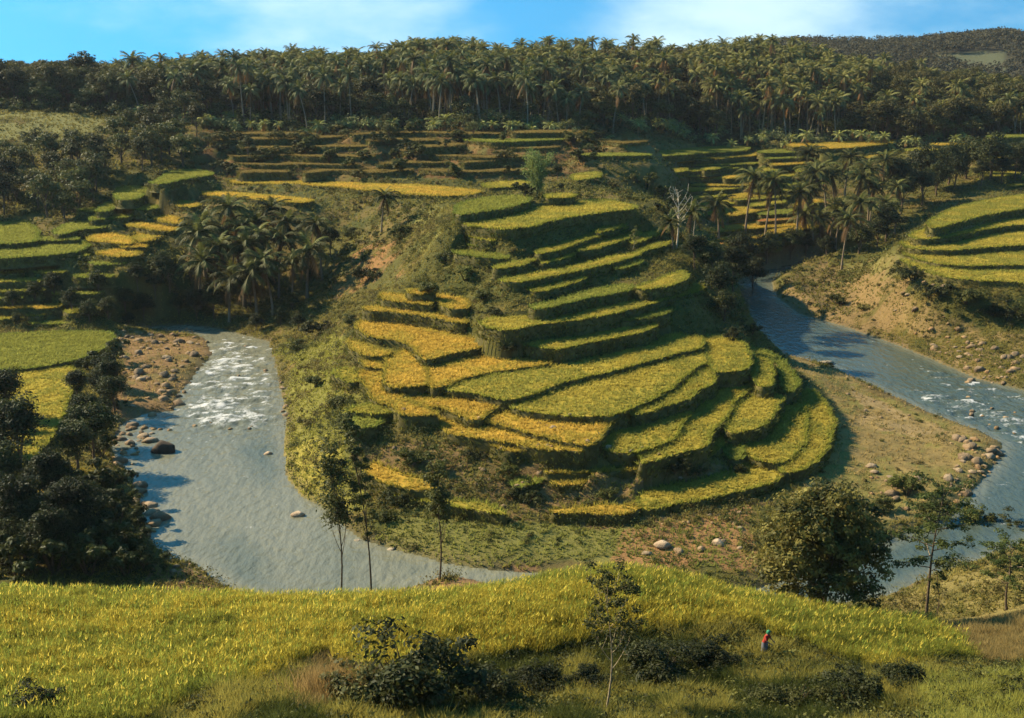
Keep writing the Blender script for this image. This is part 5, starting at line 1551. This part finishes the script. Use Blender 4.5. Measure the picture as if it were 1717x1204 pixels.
grass('bank_grass', 170000, 84, 215, .34, .14, 3, 'short grass on the banks of the river and between the rice fields', col_mid,
      lambda a, b, P: ~(inpoly(a, b, BOTTOM) | (P[:, 1] < 80)) & (r.random(len(a)) < np.where(inpoly(a, b, BAR) | inpoly(a, b, RUB) | inpoly(a, b, REDB) | inpoly(a, b, SOIL), .22, .9)))
grass('hill_grass', 75000, 212, 392, .5, .3, 3, 'dry grass on the slopes behind the terraced hill',
      lambda a, b, P: np.where(inpoly(a, b, BACK)[:, None], np.array([.20, .135, .06]), np.array([.19, .18, .055])) * (.5 + 1.0 * fbm(P[:, 0] * .2, P[:, 1] * .2, 451, 3))[:, None],
      lambda a, b, P: r.random(len(a)) < np.where(inpoly(a, b, BACK), .45, .8))

# ------------------------------------------------------------------ the near slope
YELLOW = [(-400,955),(-60,960),(300,978),(450,985),(600,978),(750,968),(880,958),(950,938),(1050,928),(1150,948),(1230,993),(1350,1005),(1480,1028),(1600,1068),(1640,1108),(1560,1118),(1480,1128),(1400,1100),(1300,1062),(1180,1052),(1080,1062),(1000,1085),(900,1095),(790,1100),(770,1150),(640,1130),(600,1175),(560,1100),(480,1130),(420,1155),(300,1180),(200,1230),(-400,1240)]


def near_pts(n):
    y = np.sqrt(r.random(n) * (80 ** 2 - 43 ** 2) + 43 ** 2); x = (r.random(n) * 2 - 1) * (.58 * y + 2)
    P = np.stack([x, y, ground(x, y)], 1)
    px_, py_ = project(P)
    return P, px_ + (fbm(x * .5, y * .5, 461, 3) - .5) * 50, py_ + (fbm(x * .5, y * .5, 463, 3) - .5) * 34, px_, py_


P, a, b, px_, py_ = near_pts(116000)
k = inpoly(a, b, YELLOW) & (P[:, 1] < 76)
k &= (vnoise(P[:, 0] * .8, P[:, 1] * .8, 5) > .10)
P = P[k]; a = a[k]; b = b[k]
f = fbm(P[:, 0] * .22, P[:, 1] * .22, 471, 4); f2 = fbm(P[:, 0] * .9, P[:, 1] * .9, 473, 3)
row = vnoise(P[:, 0] * .35, P[:, 1] * 1.1, 9)
hh = (.45 + .75 * f2) * (.6 + .65 * row)
green = .05 + sstep(.45, .62, f) * .55 + .6 * sstep(1080, 1200, b) * (a < 420) + .25 * sstep(.55, .7, row)
green = np.clip(green, 0, 1)
c0 = np.array([.42, .36, .055]) * (1 - green[:, None]) + np.array([.15, .18, .036]) * green[:, None]
mb = MB()
V, F, Ct = tufts(P, hh, .07, np.array([.07, -.03]), c0 * .8, r, 6, .34, .2)
mb.add(V, F, Ct)
# bent upper blades and ripe heads
n_ = int(len(P) * 1.3)
s = r.integers(0, len(P), n_)
top = P[s] + np.concatenate([r.normal(size=(n_, 2)) * .12, (hh[s] * (.62 + .3 * r.random(n_)))[:, None]], 1)
cc = np.array([.54, .45, .075]) * (1 - green[s][:, None]) + np.array([.20, .245, .045]) * green[s][:, None]
V, F, Ct = tufts(top, .2, .05, np.array([.06, -.04]), cc, r, 1, .55, .25)
mb.add(V, F, Ct)
# taller stalks that stand out one by one
s = r.integers(0, len(P), 7500)
q = P[s].copy()
V, F, Ct = tufts(q, 1.15 * (.7 + .6 * r.random(len(q))), .06, np.array([.05, -.03]), np.array([.13, .17, .036]), r, 3, .16, .25)
mb.add(V, F, Ct)
q[:, 2] += .85 + .3 * r.random(len(q))
V, F, Ct = tufts(q, .26, .06, np.array([.08, -.04]), np.where(r.random((len(q), 1)) < .5, np.array([.56, .47, .085]), np.array([.22, .27, .05])), r, 2, .3, .25)
mb.add(V, F, Ct)
tag(link('rice_crop', mb.mesh('rice_crop', M_near)), 'tall yellow-green crop covering the near slope in front of the river', 'crop', None, 'stuff')
print('near crop', len(P))
P, a, b, px_, py_ = near_pts(98000)
k = ~inpoly(a, b, YELLOW)
P = P[k]; a = a[k]; b = b[k]
f = fbm(P[:, 0] * .3, P[:, 1] * .3, 481, 4); f2 = fbm(P[:, 0] * .9, P[:, 1] * .9, 483, 3)
dry = inpoly(a, b, [(510,1080),(600,1090),(620,1180),(500,1200)]) | inpoly(a, b, [(1500,985),(1800,930),(1800,1100),(1640,1120)])
fw = sstep(.40, .62, f)[:, None]
c0 = np.array([.055, .07, .020]) * (1 - fw) + np.array([.26, .24, .06]) * fw  # dark end of the mix puts the foot's shade into the grass
c0 = np.where(inpoly(a, b, [(1540,1140),(1800,1120),(1800,1230),(1540,1230)])[:, None], np.array([.25, .26, .06]) * (.5 + f[:, None]), c0)
c0 = np.where(dry[:, None], np.array([.27, .215, .09]) * (.55 + .7 * f2[:, None]), c0)
hh = (.2 + .75 * f2) * (.6 + .8 * vnoise(P[:, 0] * .7, P[:, 1] * .7, 19)) * np.where(P[:, 1] > 74, .6, 1)
V, F, Ct = tufts(P, hh, .07, np.array([.08, -.02]), c0, r, 6, .5, .2)
tag(link('wild_grass', new_mesh('wild_grass', V, [F], M_grass, Ct)), 'rough dark grass on the shaded foot of the near slope', 'grass', None, 'stuff')
# weeds among it
k = (r.random(len(P)) < np.where((P[:, 0] > -7) & (P[:, 1] > 47), .13, .04)) & (P[:, 1] < 74) & ~dry
Q = P[k]
V, F, cid = leafcloud(Q + np.array([0, 0, .15]), .18 + .55 * r.random(len(Q)) ** 1.5, 40, .2, r, .9, .2)
ci = r.random(len(Q))[:, None]
cq = (np.array([.030, .038, .012]) * (1 - ci) + np.array([.17, .18, .05]) * ci ** 2)[cid]  # darkest weeds carry the same painted shade as the grass
tag(link('weeds', new_mesh('weeds', V, [F], M_cover, cq * np.repeat(.7 + .6 * r.random((len(V) // 4, 1)), 4, 0))), 'broad-leaved weeds on the shaded foot of the near slope', 'weeds', None, 'stuff')
# feathery dry grass clump
b_ = hit(560, 1180)
m = 500
q = np.concatenate([r.normal(size=(m, 2)) * np.array([.9, .5]), np.zeros((m, 1))], 1)
V, F, Ct = tufts(q, 1.7, .05, np.array([.25, 0]), np.array([.28, .20, .085]), r, 4, .3, .2)
tag(link('dry_grass_clump', new_mesh('dry_grass_clump', V, [F], M_grass, Ct), None, b_), 'tall clump of reddish dry grass left of the leafy dark bush', 'grass')
# ------------------------------------------------------------------ rocks
import bmesh
from mathutils import noise as mnoise


def rock_mesh(seed, flat, col, pale):
    bm = bmesh.new()
    bmesh.ops.create_icosphere(bm, subdivisions=3, radius=1)
    off = Vector((seed * 3.7, seed * 1.3, seed * 5.1))
    for v in bm.verts:
        p = v.co.copy()
        k = 1 + .38 * mnoise.noise(p * .9 + off) + .16 * mnoise.noise(p * 2.3 + off)
        p *= k
        for d_ in (Vector((.6, .3, .74)), Vector((-.7, .5, .4)), Vector((.1, -.9, .35)), Vector((.8, -.5, .2)), Vector((-.3, -.4, .85))):   # broken faces
            dd = p.dot(d_.normalized()) - .78
            if dd > 0: p -= d_.normalized() * dd * .85
        v.co = Vector((p.x, p.y * .8, p.z * flat))
    V = np.array([v.co[:] for v in bm.verts]); F = np.array([[q.index for q in f.verts] for f in bm.faces])
    bm.free()
    c = np.array(col)[None] * (1 - sstep(.0, .6, V[:, 2:3])) + np.array(pale)[None] * sstep(.0, .6, V[:, 2:3])
    return new_mesh('rock', V, F, M_rock, c, False)


RK = [rock_mesh(1, .62, (.15, .11, .075), (.24, .18, .12)), rock_mesh(2, .5, (.19, .135, .085), (.30, .22, .14)), rock_mesh(3, .7, (.13, .10, .07), (.22, .17, .12)), rock_mesh(4, .42, (.22, .17, .12), (.36, .29, .21))]
RDK = rock_mesh(5, .8, (.045, .035, .028), (.085, .066, .05))
RPALE = rock_mesh(6, .55, (.30, .225, .16), (.46, .37, .28))
RFLAT = rock_mesh(7, .22, (.30, .26, .20), (.46, .41, .33))
r = np.random.default_rng(909)


def rock(me, px, py, wpx, lab, grp=None, z=None, rz=None, b=None):
    b = (at_h(px, py, 0.0) if z == 'w' else hit(px, py)) if b is None else b
    b = np.array(b)
    s = wpx / FPX * b[1] / CP * .5
    if z == 'w': b[2] = -.05
    o = link('rock', me, None, (b[0], b[1], b[2] + s * .12))
    o.rotation_euler = (r.normal() * .15, r.normal() * .15, r.random() * 6.28 if rz is None else rz)
    o.scale = (s, s, s)
    tag(o, lab, 'rock', grp)


rock(RDK, 274, 756, 44, 'big dark boulder standing in the left river below the rapids', None, 'w')
rock(RPALE, 501, 864, 25, 'pale oval rock alone in the middle of the left river', None, 'w', 0)
rock(RPALE, 450, 761, 15, 'small pale rock in the left river under the rapids', None, 'w', 0)
rock(RFLAT, 1384, 609, 30, 'pale flat rock on the right river edge by the tip of the fields', None, 'w', 0)
rock(RFLAT, 652, 909, 24, 'upper flat pale rock at the water edge by the slim trees', None, 'w', 0)
rock(RFLAT, 600, 906, 14, 'small flat rock at the water edge, nearest the leaning slim tree', None, 'w', 0)
rock(RFLAT, 655, 921, 18, 'lower flat rock at the water edge by the slim trees', None, 'w', 0)
rock(RPALE, 1112, 918, 30, 'big pale boulder at the foot of the spur behind the yellow slope')
rock(RK[3], 1085, 930, 22, 'brown boulder left of the big pale one at the foot of the spur')
rock(RPALE, 1204, 912, 24, 'upright pale boulder left of the big leafy tree')
rock(RK[1], 1175, 922, 20, 'reddish boulder between the two pale boulders at the foot of the spur')
rock(RK[1], 1140, 928, 24, 'small reddish boulder right of the big pale one')
rock(RK[2], 1628, 640, 18, 'dark rock in the right river above its rapids', None, 'w')
rock(RK[1], 1624, 642, 14, 'brown rock touching the dark rock in the right river', None, 'w')
rock(RK[2], 270, 870, 36, 'long dark driftwood-like rock slab at the left bank point', None, 'w', .2)
rock(RK[1], 258, 880, 26, 'brown slab at the left bank point below the dark slab', None, 'w', .2)
for k, (px_, py_, wv_) in enumerate([(985,742,14),(1020,752,18),(1058,768,10),(1140,805,12),(1190,800,14),(905,806,16),(925,800,10),(800,812,12),(820,806,10),(795,765,14),(745,775,10),(1075,812,9),(845,850,14),(1030,830,12)]):
    rock(RK[k % 4], px_, py_, wv_, 'small tan stone on the broken front bank of the spur', 'stones on the front bank of the spur')


RUBBLE = MB()


def field(poly, n, wmin, wmax, lab, grp, meshes, wet=False, pw=2.0):
    """rocks strewn over a stretch of ground"""
    pw_ = at_h(*np.array(poly, float).T, .3)[:, :2]
    lo, hi = pw_.min(0), pw_.max(0)
    got = 0
    while got < n:
        p = lo + r.random(2) * (hi - lo)
        if not inpoly(p[0:1], p[1:2], pw_)[0]: continue
        z = float(ground(p[0], p[1]))
        if z < -.75 and not wet: continue
        size = wmin + (wmax - wmin) * r.random() ** pw
        b = np.array([p[0], p[1], max(z, -.05)])
        if r.random() < .55 and size < wmin + .55 * (wmax - wmin):
            s_ = size * .5
            stamp(RUBBLE, meshes[r.integers(0, len(meshes))], b + np.array([0, 0, s_ * .12]), r.random() * 6.28, s_)
            got += 1
            continue
        rock(meshes[r.integers(0, len(meshes))], 0, 0, size * FPX * CP / p[1] * 1.0, lab, grp, None, None, b)
        got += 1


field([(196,556),(350,570),(345,592),(300,680),(250,700),(190,735),(200,640)], 120, .5, 2.2, 'brown rock on the rubble bank left of the white rapids', 'rocks of the rubble bank by the left rapids', RK)
field([(188,715),(250,695),(290,720),(250,745),(215,790),(188,780)], 34, .7, 2.4, 'wet brown rock in the shallows above the dark boulder', 'rocks in the shallows of the left river', RK, True)
field([(205,790),(240,800),(262,880),(240,905),(222,840)], 30, .6, 2.2, 'brown rock along the shaded edge of the left bank', 'rocks along the left water edge', RK, True)
field([(462,600),(480,640),(486,720),(472,720)], 14, .5, 1.3, 'rock at the right edge of the white rapids', 'rocks beside the left rapids', RK, True)
field([(1490,555),(1560,590),(1640,632),(1717,655),(1717,615),(1620,580),(1530,545)], 90, .5, 2.0, 'tan rock on the far right river bank', 'rocks of the far right bank', RK)
field([(1590,735),(1650,740),(1685,750),(1660,790),(1600,850),(1560,840),(1600,790)], 60, .5, 2.0, 'tan rock at the tip of the gravel bar', 'rocks at the tip of the gravel bar', RK)
field([(1440,790),(1560,800),(1600,860),(1500,880),(1460,840)], 22, .5, 1.6, 'tan rock among the green bushes at the lower end of the gravel bar', 'rocks at the lower end of the gravel bar', RK)
field([(1360,610),(1480,660),(1600,730),(1560,760),(1420,760),(1400,660)], 34, .25, .8, 'small stone scattered on the flat gravel bar', 'stones scattered on the gravel bar', RK)
field([(1540,630),(1640,650),(1717,690),(1717,740),(1660,720)], 14, .4, 1.3, 'wet rock sticking out of the right rapids', 'rocks in the right rapids', RK, True)
field([(370,575),(450,580),(470,700),(400,720),(310,710),(330,640)], 16, .4, 1.1, 'wet rock showing through the foam of the left rapids', 'rocks in the left rapids', RK[:3], True)
field([(250,935),(360,950),(352,985),(290,975)], 10, .4, 1.1, 'brown rock on the earthy point at the near left shore', 'rocks of the near left shore', RK)
field([(600,790),(760,760),(900,790),(1080,800),(1180,810),(1160,850),(1000,860),(850,870),(700,830)], 46, .25, .9, 'tan stone on the broken earth of the front of the spur', 'stones on the broken front of the spur', RK)
field([(1050,890),(1240,870),(1250,940),(1060,940)], 26, .3, .9, 'reddish stone at the foot of the spur near the big pale boulder', 'stones at the foot of the spur', RK)

tag(link('rubble', RUBBLE.mesh('rubble', M_rock)), 'small rubble strewn along the river banks between the rocks', 'rubble', None, 'stuff')
# ------------------------------------------------------------------ farmer half hidden in the crop
M_cloth = mat_ground('cloth_and_skin', 6, .12, .1, .85, 20)
b = hit(1281, 1102)


def skin_body():
    J = {}
    def v(n, x, y, z, rad): J[n] = (len(J), (x, y, z), rad)
    v('pelvis', 0, 0, .92, .135); v('waist', .01, -.03, 1.06, .12); v('chest', .02, -.10, 1.26, .135); v('neck0', .02, -.15, 1.42, .06); v('neck', .02, -.17, 1.47, .052)
    v('head', .02, -.19, 1.57, .088); v('crown', .02, -.19, 1.66, .07)
    for s, n in ((-1, 'l'), (1, 'r')):
        v('hip' + n, s * .09, 0, .88, .095); v('knee' + n, s * .11, -.05, .47, .06); v('ankle' + n, s * .11, .02, .08, .042); v('toe' + n, s * .12, -.13, .03, .035)
        v('sh' + n, s * .17, -.11, 1.38, .055); v('el' + n, s * .26, -.22, 1.15, .040); v('wr' + n, s * .20, -.42, 1.04, .028); v('palm' + n, s * .19, -.48, 1.02, .03)
        for q in range(4): v('f%d%s' % (q, n), s * (.165 + .016 * q), -.535 + .008 * abs(q - 1), .985, .0095); v('g%d%s' % (q, n), s * (.163 + .016 * q), -.55, .945 + .006 * abs(q - 1), .0085)
        v('th' + n, s * .145, -.50, 1.0, .010); v('tt' + n, s * .135, -.53, .98, .009)
    E = [('pelvis', 'waist'), ('waist', 'chest'), ('chest', 'neck0'), ('neck0', 'neck'), ('neck', 'head'), ('head', 'crown')]
    for n in 'lr':
        E += [('pelvis', 'hip' + n), ('hip' + n, 'knee' + n), ('knee' + n, 'ankle' + n), ('ankle' + n, 'toe' + n), ('chest', 'sh' + n), ('sh' + n, 'el' + n), ('el' + n, 'wr' + n), ('wr' + n, 'palm' + n), ('palm' + n, 'th' + n), ('th' + n, 'tt' + n)]
        for q in range(4): E += [('palm' + n, 'f%d%s' % (q, n)), ('f%d%s' % (q, n), 'g%d%s' % (q, n))]
    me = bpy.data.meshes.new('body')
    me.from_pydata([x[1] for x in J.values()], [(J[a_][0], J[b_][0]) for a_, b_ in E], [])
    o = link('person', me)
    o.modifiers.new('skin', 'SKIN'); o.modifiers['skin'].use_smooth_shade = True
    for (i, _, rd) in J.values():
        o.data.skin_vertices[0].data[i].radius = (rd, rd)
    o.data.skin_vertices[0].data[0].use_root = True
    sb = o.modifiers.new('sub', 'SUBSURF'); sb.levels = 1; sb.render_levels = 2
    m = bpy.data.materials.new('skin'); m.use_nodes = True
    m.node_tree.nodes['Principled BSDF'].inputs['Base Color'].default_value = (.22, .11, .06, 1)
    m.node_tree.nodes['Principled BSDF'].inputs['Roughness'].default_value = .6
    me.materials.append(m)
    return o


po = skin_body()
po.location = b; po.rotation_euler = (0, 0, .9)
tag(po, 'farmer in a red shirt and green head cloth, half hidden in the yellow field', 'person')


def loft(name, rings, col, n=14):
    mb = MB()
    a = np.arange(n) / n * 2 * math.pi
    V = np.concatenate([np.stack([cx + rx * np.cos(a), cy + ry * np.sin(a) + 0 * a, cz + 0 * a], 1) for cx, cy, cz, rx, ry in rings])
    F = [(k * n + i, k * n + (i + 1) % n, (k + 1) * n + (i + 1) % n, (k + 1) * n + i) for k in range(len(rings) - 1) for i in range(n)]
    V = V + np.random.default_rng(3).normal(size=V.shape) * .004
    mb.add(V, F, np.array(col))
    return link(name, mb.mesh(name, M_cloth, True), po)


loft('shirt', [(.02, -.15, 1.44, .075, .07), (.02, -.12, 1.40, .19, .12), (.02, -.10, 1.28, .185, .15), (.01, -.05, 1.10, .16, .14), (0, 0, .96, .18, .155)], (.30, .04, .03))
for s in (-1, 1):
    mb = MB(); V, F = tube([(s * .14, -.11, 1.39), (s * .19, -.14, 1.32), (s * .25, -.21, 1.18)], [.075, .07, .06], 9); mb.add(V, F, np.array([.30, .04, .03]))
    link('sleeve', mb.mesh('sleeve', M_cloth, True), po)
loft('skirt', [(0, 0, .99, .165, .15), (0, 0, .85, .20, .17), (0, -.01, .55, .21, .19), (0, 0, .25, .22, .2)], (.13, .14, .18))
loft('head_cloth', [(.02, -.16, 1.50, .085, .09), (.02, -.175, 1.58, .108, .118), (.02, -.185, 1.66, .10, .11), (.02, -.19, 1.72, .06, .065), (.02, -.19, 1.735, .005, .005)], (.05, .26, .15))
for s in (-1, 1):
    mb = MB(); V, F = tube([(.02 + s * .034, -.262, 1.585), (.02 + s * .034, -.285, 1.585)], [.014, .005], 6); mb.add(V, F, np.array([.02, .015, .01]))
    link('eye', mb.mesh('eye', M_cloth, True), po)
mb = MB(); V, F = tube([(.02, -.265, 1.58), (.02, -.298, 1.55), (.02, -.27, 1.54)], [.008, .018, .01], 6); mb.add(V, F, np.array([.22, .11, .06]))
link('nose', mb.mesh('nose', M_cloth, True), po)
mb = MB(); V, F = tube([(-.012, -.268, 1.515), (.02, -.279, 1.512), (.052, -.268, 1.515)], [.004, .009, .004], 6); mb.add(V, F, np.array([.25, .07, .05]))
link('mouth', mb.mesh('mouth', M_cloth, True), po)

for dx_, sc_ in ((-.75, .34), (.6, .3), (.05, .36)):
    q = b + np.array([dx_, -.7 - abs(dx_) * .2, 0]); q[2] = ground(q[0], q[1])
    plant('bush', NBUSH[0], q, dx_ * 9, sc_, 'low weedy bush hiding the legs of the farmer', 'bush', 'low bushes round the farmer', ('stems', 'foliage'))
# ------------------------------------------------------------------ distant wooded hill on the right
r = np.random.default_rng(606)
hx = np.array([900, 1150, 1240, 1330, 1450, 1550, 1640, 1690, 1720, 1900, 2200, 2600])
hy = np.array([150, 110, 72, 66, 62, 55, 48, 42, 48, 40, 60, 110])
bear = np.linspace(900, 2600, 170)
dist = np.concatenate([np.linspace(640, 1050, 40), np.linspace(1070, 1500, 10)])
VV = np.zeros((len(dist), len(bear), 3))
for i, d in enumerate(dist):
    f = (d - 640) / (1050 - 640)
    top = CAMZ + ray(bear, np.interp(bear, hx, hy))[:, 2] / ray(bear, np.interp(bear, hx, hy))[:, 1] * 1050 - 6
    prof = sstep(0, 1, min(f, 1)) if d <= 1050 else 1 - .6 * sstep(1050, 1500, d)
    x = ray(bear, 60.)[:, 0] / ray(bear, 60.)[:, 1] * d
    z = 24 + (top - 24) * prof + (fbm(x * .008, np.full(len(x), d * .008), 611, 4) - .5) * 20 * prof
    VV[i] = np.stack([x, np.full(len(x), d), z], 1)
nb = len(bear)
ri, ci = np.meshgrid(np.arange(len(dist) - 1), np.arange(nb - 1), indexing='ij')
k = ri * nb + ci
F = np.stack([k, k + 1, k + nb + 1, k + nb], -1).reshape(-1, 4)
Pf = VV.reshape(-1, 3)
fpx, fpy = project(Pf)
colh = np.tile(np.array([.062, .060, .040]), (len(Pf), 1)) * (.7 + .6 * fbm(Pf[:, 0] * .02, Pf[:, 1] * .02, 613, 4))[:, None]
patch = inpoly(fpx + (fbm(Pf[:, 0] * .02, Pf[:, 1] * .02, 617, 3) - .5) * 60, fpy, [(1560,90),(1690,84),(1700,122),(1600,126)])
colh[patch] = np.array([.095, .108, .066])
tag(link('hill', new_mesh('hill', Pf, F, M_ground, colh, True)), 'distant wooded hill rising at the upper right', None, None, 'structure')
n_ = 5200
bx = r.uniform(1120, 1900, n_); dd = 660 + 400 * r.random(n_) ** .8
i0 = np.clip(np.searchsorted(dist, dd) - 1, 0, len(dist) - 2); j0 = np.clip(((bx - 900) / 1700 * (nb - 1)).astype(int), 0, nb - 2)
fi = (dd - dist[i0]) / (dist[i0 + 1] - dist[i0]); fj = (bx - 900) / 1700 * (nb - 1) - j0
B = (VV[i0, j0] * (1 - fi)[:, None] + VV[i0 + 1, j0] * fi[:, None]) * (1 - fj)[:, None] + (VV[i0, j0 + 1] * (1 - fi)[:, None] + VV[i0 + 1, j0 + 1] * fi[:, None]) * fj[:, None]
hpx, hpy = project(B)
keep = ~inpoly(hpx, hpy, [(1575,92),(1685,88),(1690,118),(1610,122)])
B = B[keep]
V, F, cid = leafcloud(B + np.array([0, 0, 4]), 2.6 + 2.6 * r.random(len(B)), 26, 2.1, r, 1.1, .3)
c_ = (np.array([.042, .042, .024]) + r.random((len(B), 1)) * np.array([.04, .036, .018]))[cid]
tag(link('forest', new_mesh('forest', V, [F], M_cover, c_ * np.repeat(.75 + .5 * r.random((len(V) // 4, 1)), 4, 0))), 'far-off woodland covering the distant hill', 'woodland', None, 'stuff')

# ------------------------------------------------------------------ thin air haze over the valley
x0, x1, y0, y1, z0, z1 = -1700, 2600, -60, 1900, -4, 150
V = [(x, y, z) for z in (z0, z1) for x, y in ((x0, y0), (x1, y0), (x1, y1), (x0, y1))]
F = [(0, 3, 2, 1), (4, 5, 6, 7), (0, 1, 5, 4), (1, 2, 6, 5), (2, 3, 7, 6), (3, 0, 4, 7)]
m = bpy.data.materials.new('haze'); m.use_nodes = True
nt = m.node_tree; nt.nodes.clear()
ho = nt.nodes.new('ShaderNodeOutputMaterial'); hv = nt.nodes.new('ShaderNodeVolumePrincipled')
hv.inputs['Color'].default_value = (.86, .86, .92, 1); hv.inputs['Density'].default_value = .00005; hv.inputs['Anisotropy'].default_value = .2
nt.links.new(hv.outputs[0], ho.inputs['Volume'])
tag(link('haze', new_mesh('haze', V, [np.array(F)], m)), 'thin bluish haze in the air over the valley', 'haze', None, 'stuff')
# ------------------------------------------------------------------ daylight
SUN_EL, SUN_AZ = math.radians(34), math.atan2(-0.92, 0.39)     # azimuth clockwise from +y (into the picture)
w = bpy.data.worlds.new('World'); scene.world = w
w.use_nodes = True
nt = w.node_tree; nt.nodes.clear()
N, L = nt.nodes.new, nt.links.new
out = N('ShaderNodeOutputWorld')
bg = N('ShaderNodeBackground'); bg.inputs['Strength'].default_value = 0.092
tc = N('ShaderNodeTexCoord')
sky = N('ShaderNodeTexSky'); sky.sky_type = 'NISHITA'; sky.sun_disc = False
sky.sun_elevation = SUN_EL; sky.sun_rotation = SUN_AZ
sky.air_density = 1.3; sky.dust_density = .4; sky.ozone_density = 2.5
up = N('ShaderNodeVectorMath'); up.operation = 'ADD'; up.inputs[1].default_value = (0, 0, .42)
L(tc.outputs['Generated'], up.inputs[0])
nr = N('ShaderNodeVectorMath'); nr.operation = 'NORMALIZE'; L(up.outputs[0], nr.inputs[0])
L(nr.outputs[0], sky.inputs['Vector'])
tint = N('ShaderNodeMix'); tint.data_type = 'RGBA'; tint.blend_type = 'MULTIPLY'; tint.inputs[0].default_value = 1
tint.inputs[7].default_value = (.20, .84, 1.0, 1)
L(sky.outputs[0], tint.inputs[6])
mp = N('ShaderNodeMapping'); mp.inputs['Scale'].default_value = (1, 1, 2.6)
L(tc.outputs['Generated'], mp.inputs[0])
cn = N('ShaderNodeTexNoise'); cn.inputs['Scale'].default_value = 5.5; cn.inputs['Detail'].default_value = 7; cn.inputs['Roughness'].default_value = .55
L(mp.outputs[0], cn.inputs['Vector'])


def lobe(px, py, k, amp):
    d = unit(ray(px, py))
    dp = N('ShaderNodeVectorMath'); dp.operation = 'DISTANCE'
    nn = N('ShaderNodeVectorMath'); nn.operation = 'NORMALIZE'; L(tc.outputs['Generated'], nn.inputs[0])
    L(nn.outputs[0], dp.inputs[0]); dp.inputs[1].default_value = tuple(d)
    mr = N('ShaderNodeMapRange'); mr.interpolation_type = 'SMOOTHSTEP'
    mr.inputs[1].default_value = 0; mr.inputs[2].default_value = k; mr.inputs[3].default_value = amp; mr.inputs[4].default_value = 0
    L(dp.outputs['Value'], mr.inputs[0])
    return mr.outputs[0]


acc = None
for a in [(560, -10, .20, .40), (700, 80, .12, .22), (1120, 70, .15, .28), (1330, 5, .20, .42), (1000, 10, .07, .12), (1480, -60, .10, .1)]:
    s_ = lobe(*a)
    if acc is None:
        acc = s_
    else:
        m_ = N('ShaderNodeMath'); m_.operation = 'MAXIMUM'; L(acc, m_.inputs[0]); L(s_, m_.inputs[1]); acc = m_.outputs[0]
sm = N('ShaderNodeMath'); sm.operation = 'ADD'; L(cn.outputs[0], sm.inputs[0]); L(acc, sm.inputs[1])
cr = N('ShaderNodeMapRange'); cr.interpolation_type = 'SMOOTHSTEP'
cr.inputs[1].default_value = .50; cr.inputs[2].default_value = 1.02; cr.inputs[3].default_value = 0; cr.inputs[4].default_value = .80
L(sm.outputs[0], cr.inputs[0])
mxc = N('ShaderNodeMix'); mxc.data_type = 'RGBA'; mxc.inputs[7].default_value = (4.4, 5.6, 5.9, 1)
L(cr.outputs[0], mxc.inputs[0]); L(tint.outputs[2], mxc.inputs[6])
L(mxc.outputs[2], bg.inputs['Color']); L(bg.outputs[0], out.inputs[0])

sl = bpy.data.lights.new('sun', 'SUN'); sl.energy = 4.3; sl.angle = math.radians(.53); sl.color = (1.0, .87, .62)
so = link('sun', sl)
dv = Vector((math.sin(SUN_AZ) * math.cos(SUN_EL), math.cos(SUN_AZ) * math.cos(SUN_EL), math.sin(SUN_EL)))
so.rotation_euler = dv.to_track_quat('Z', 'Y').to_euler()
so.location = (-60, 60, 120)
vs = scene.view_settings
vs.view_transform = 'Standard'; vs.look = 'None'; vs.exposure = 1.22; vs.gamma = 1.0; vs.use_curve_mapping = False
scene.cycles.max_bounces = 6
scene.cycles.diffuse_bounces = 2
scene.cycles.glossy_bounces = 2
scene.cycles.transmission_bounces = 3
scene.cycles.transparent_max_bounces = 4
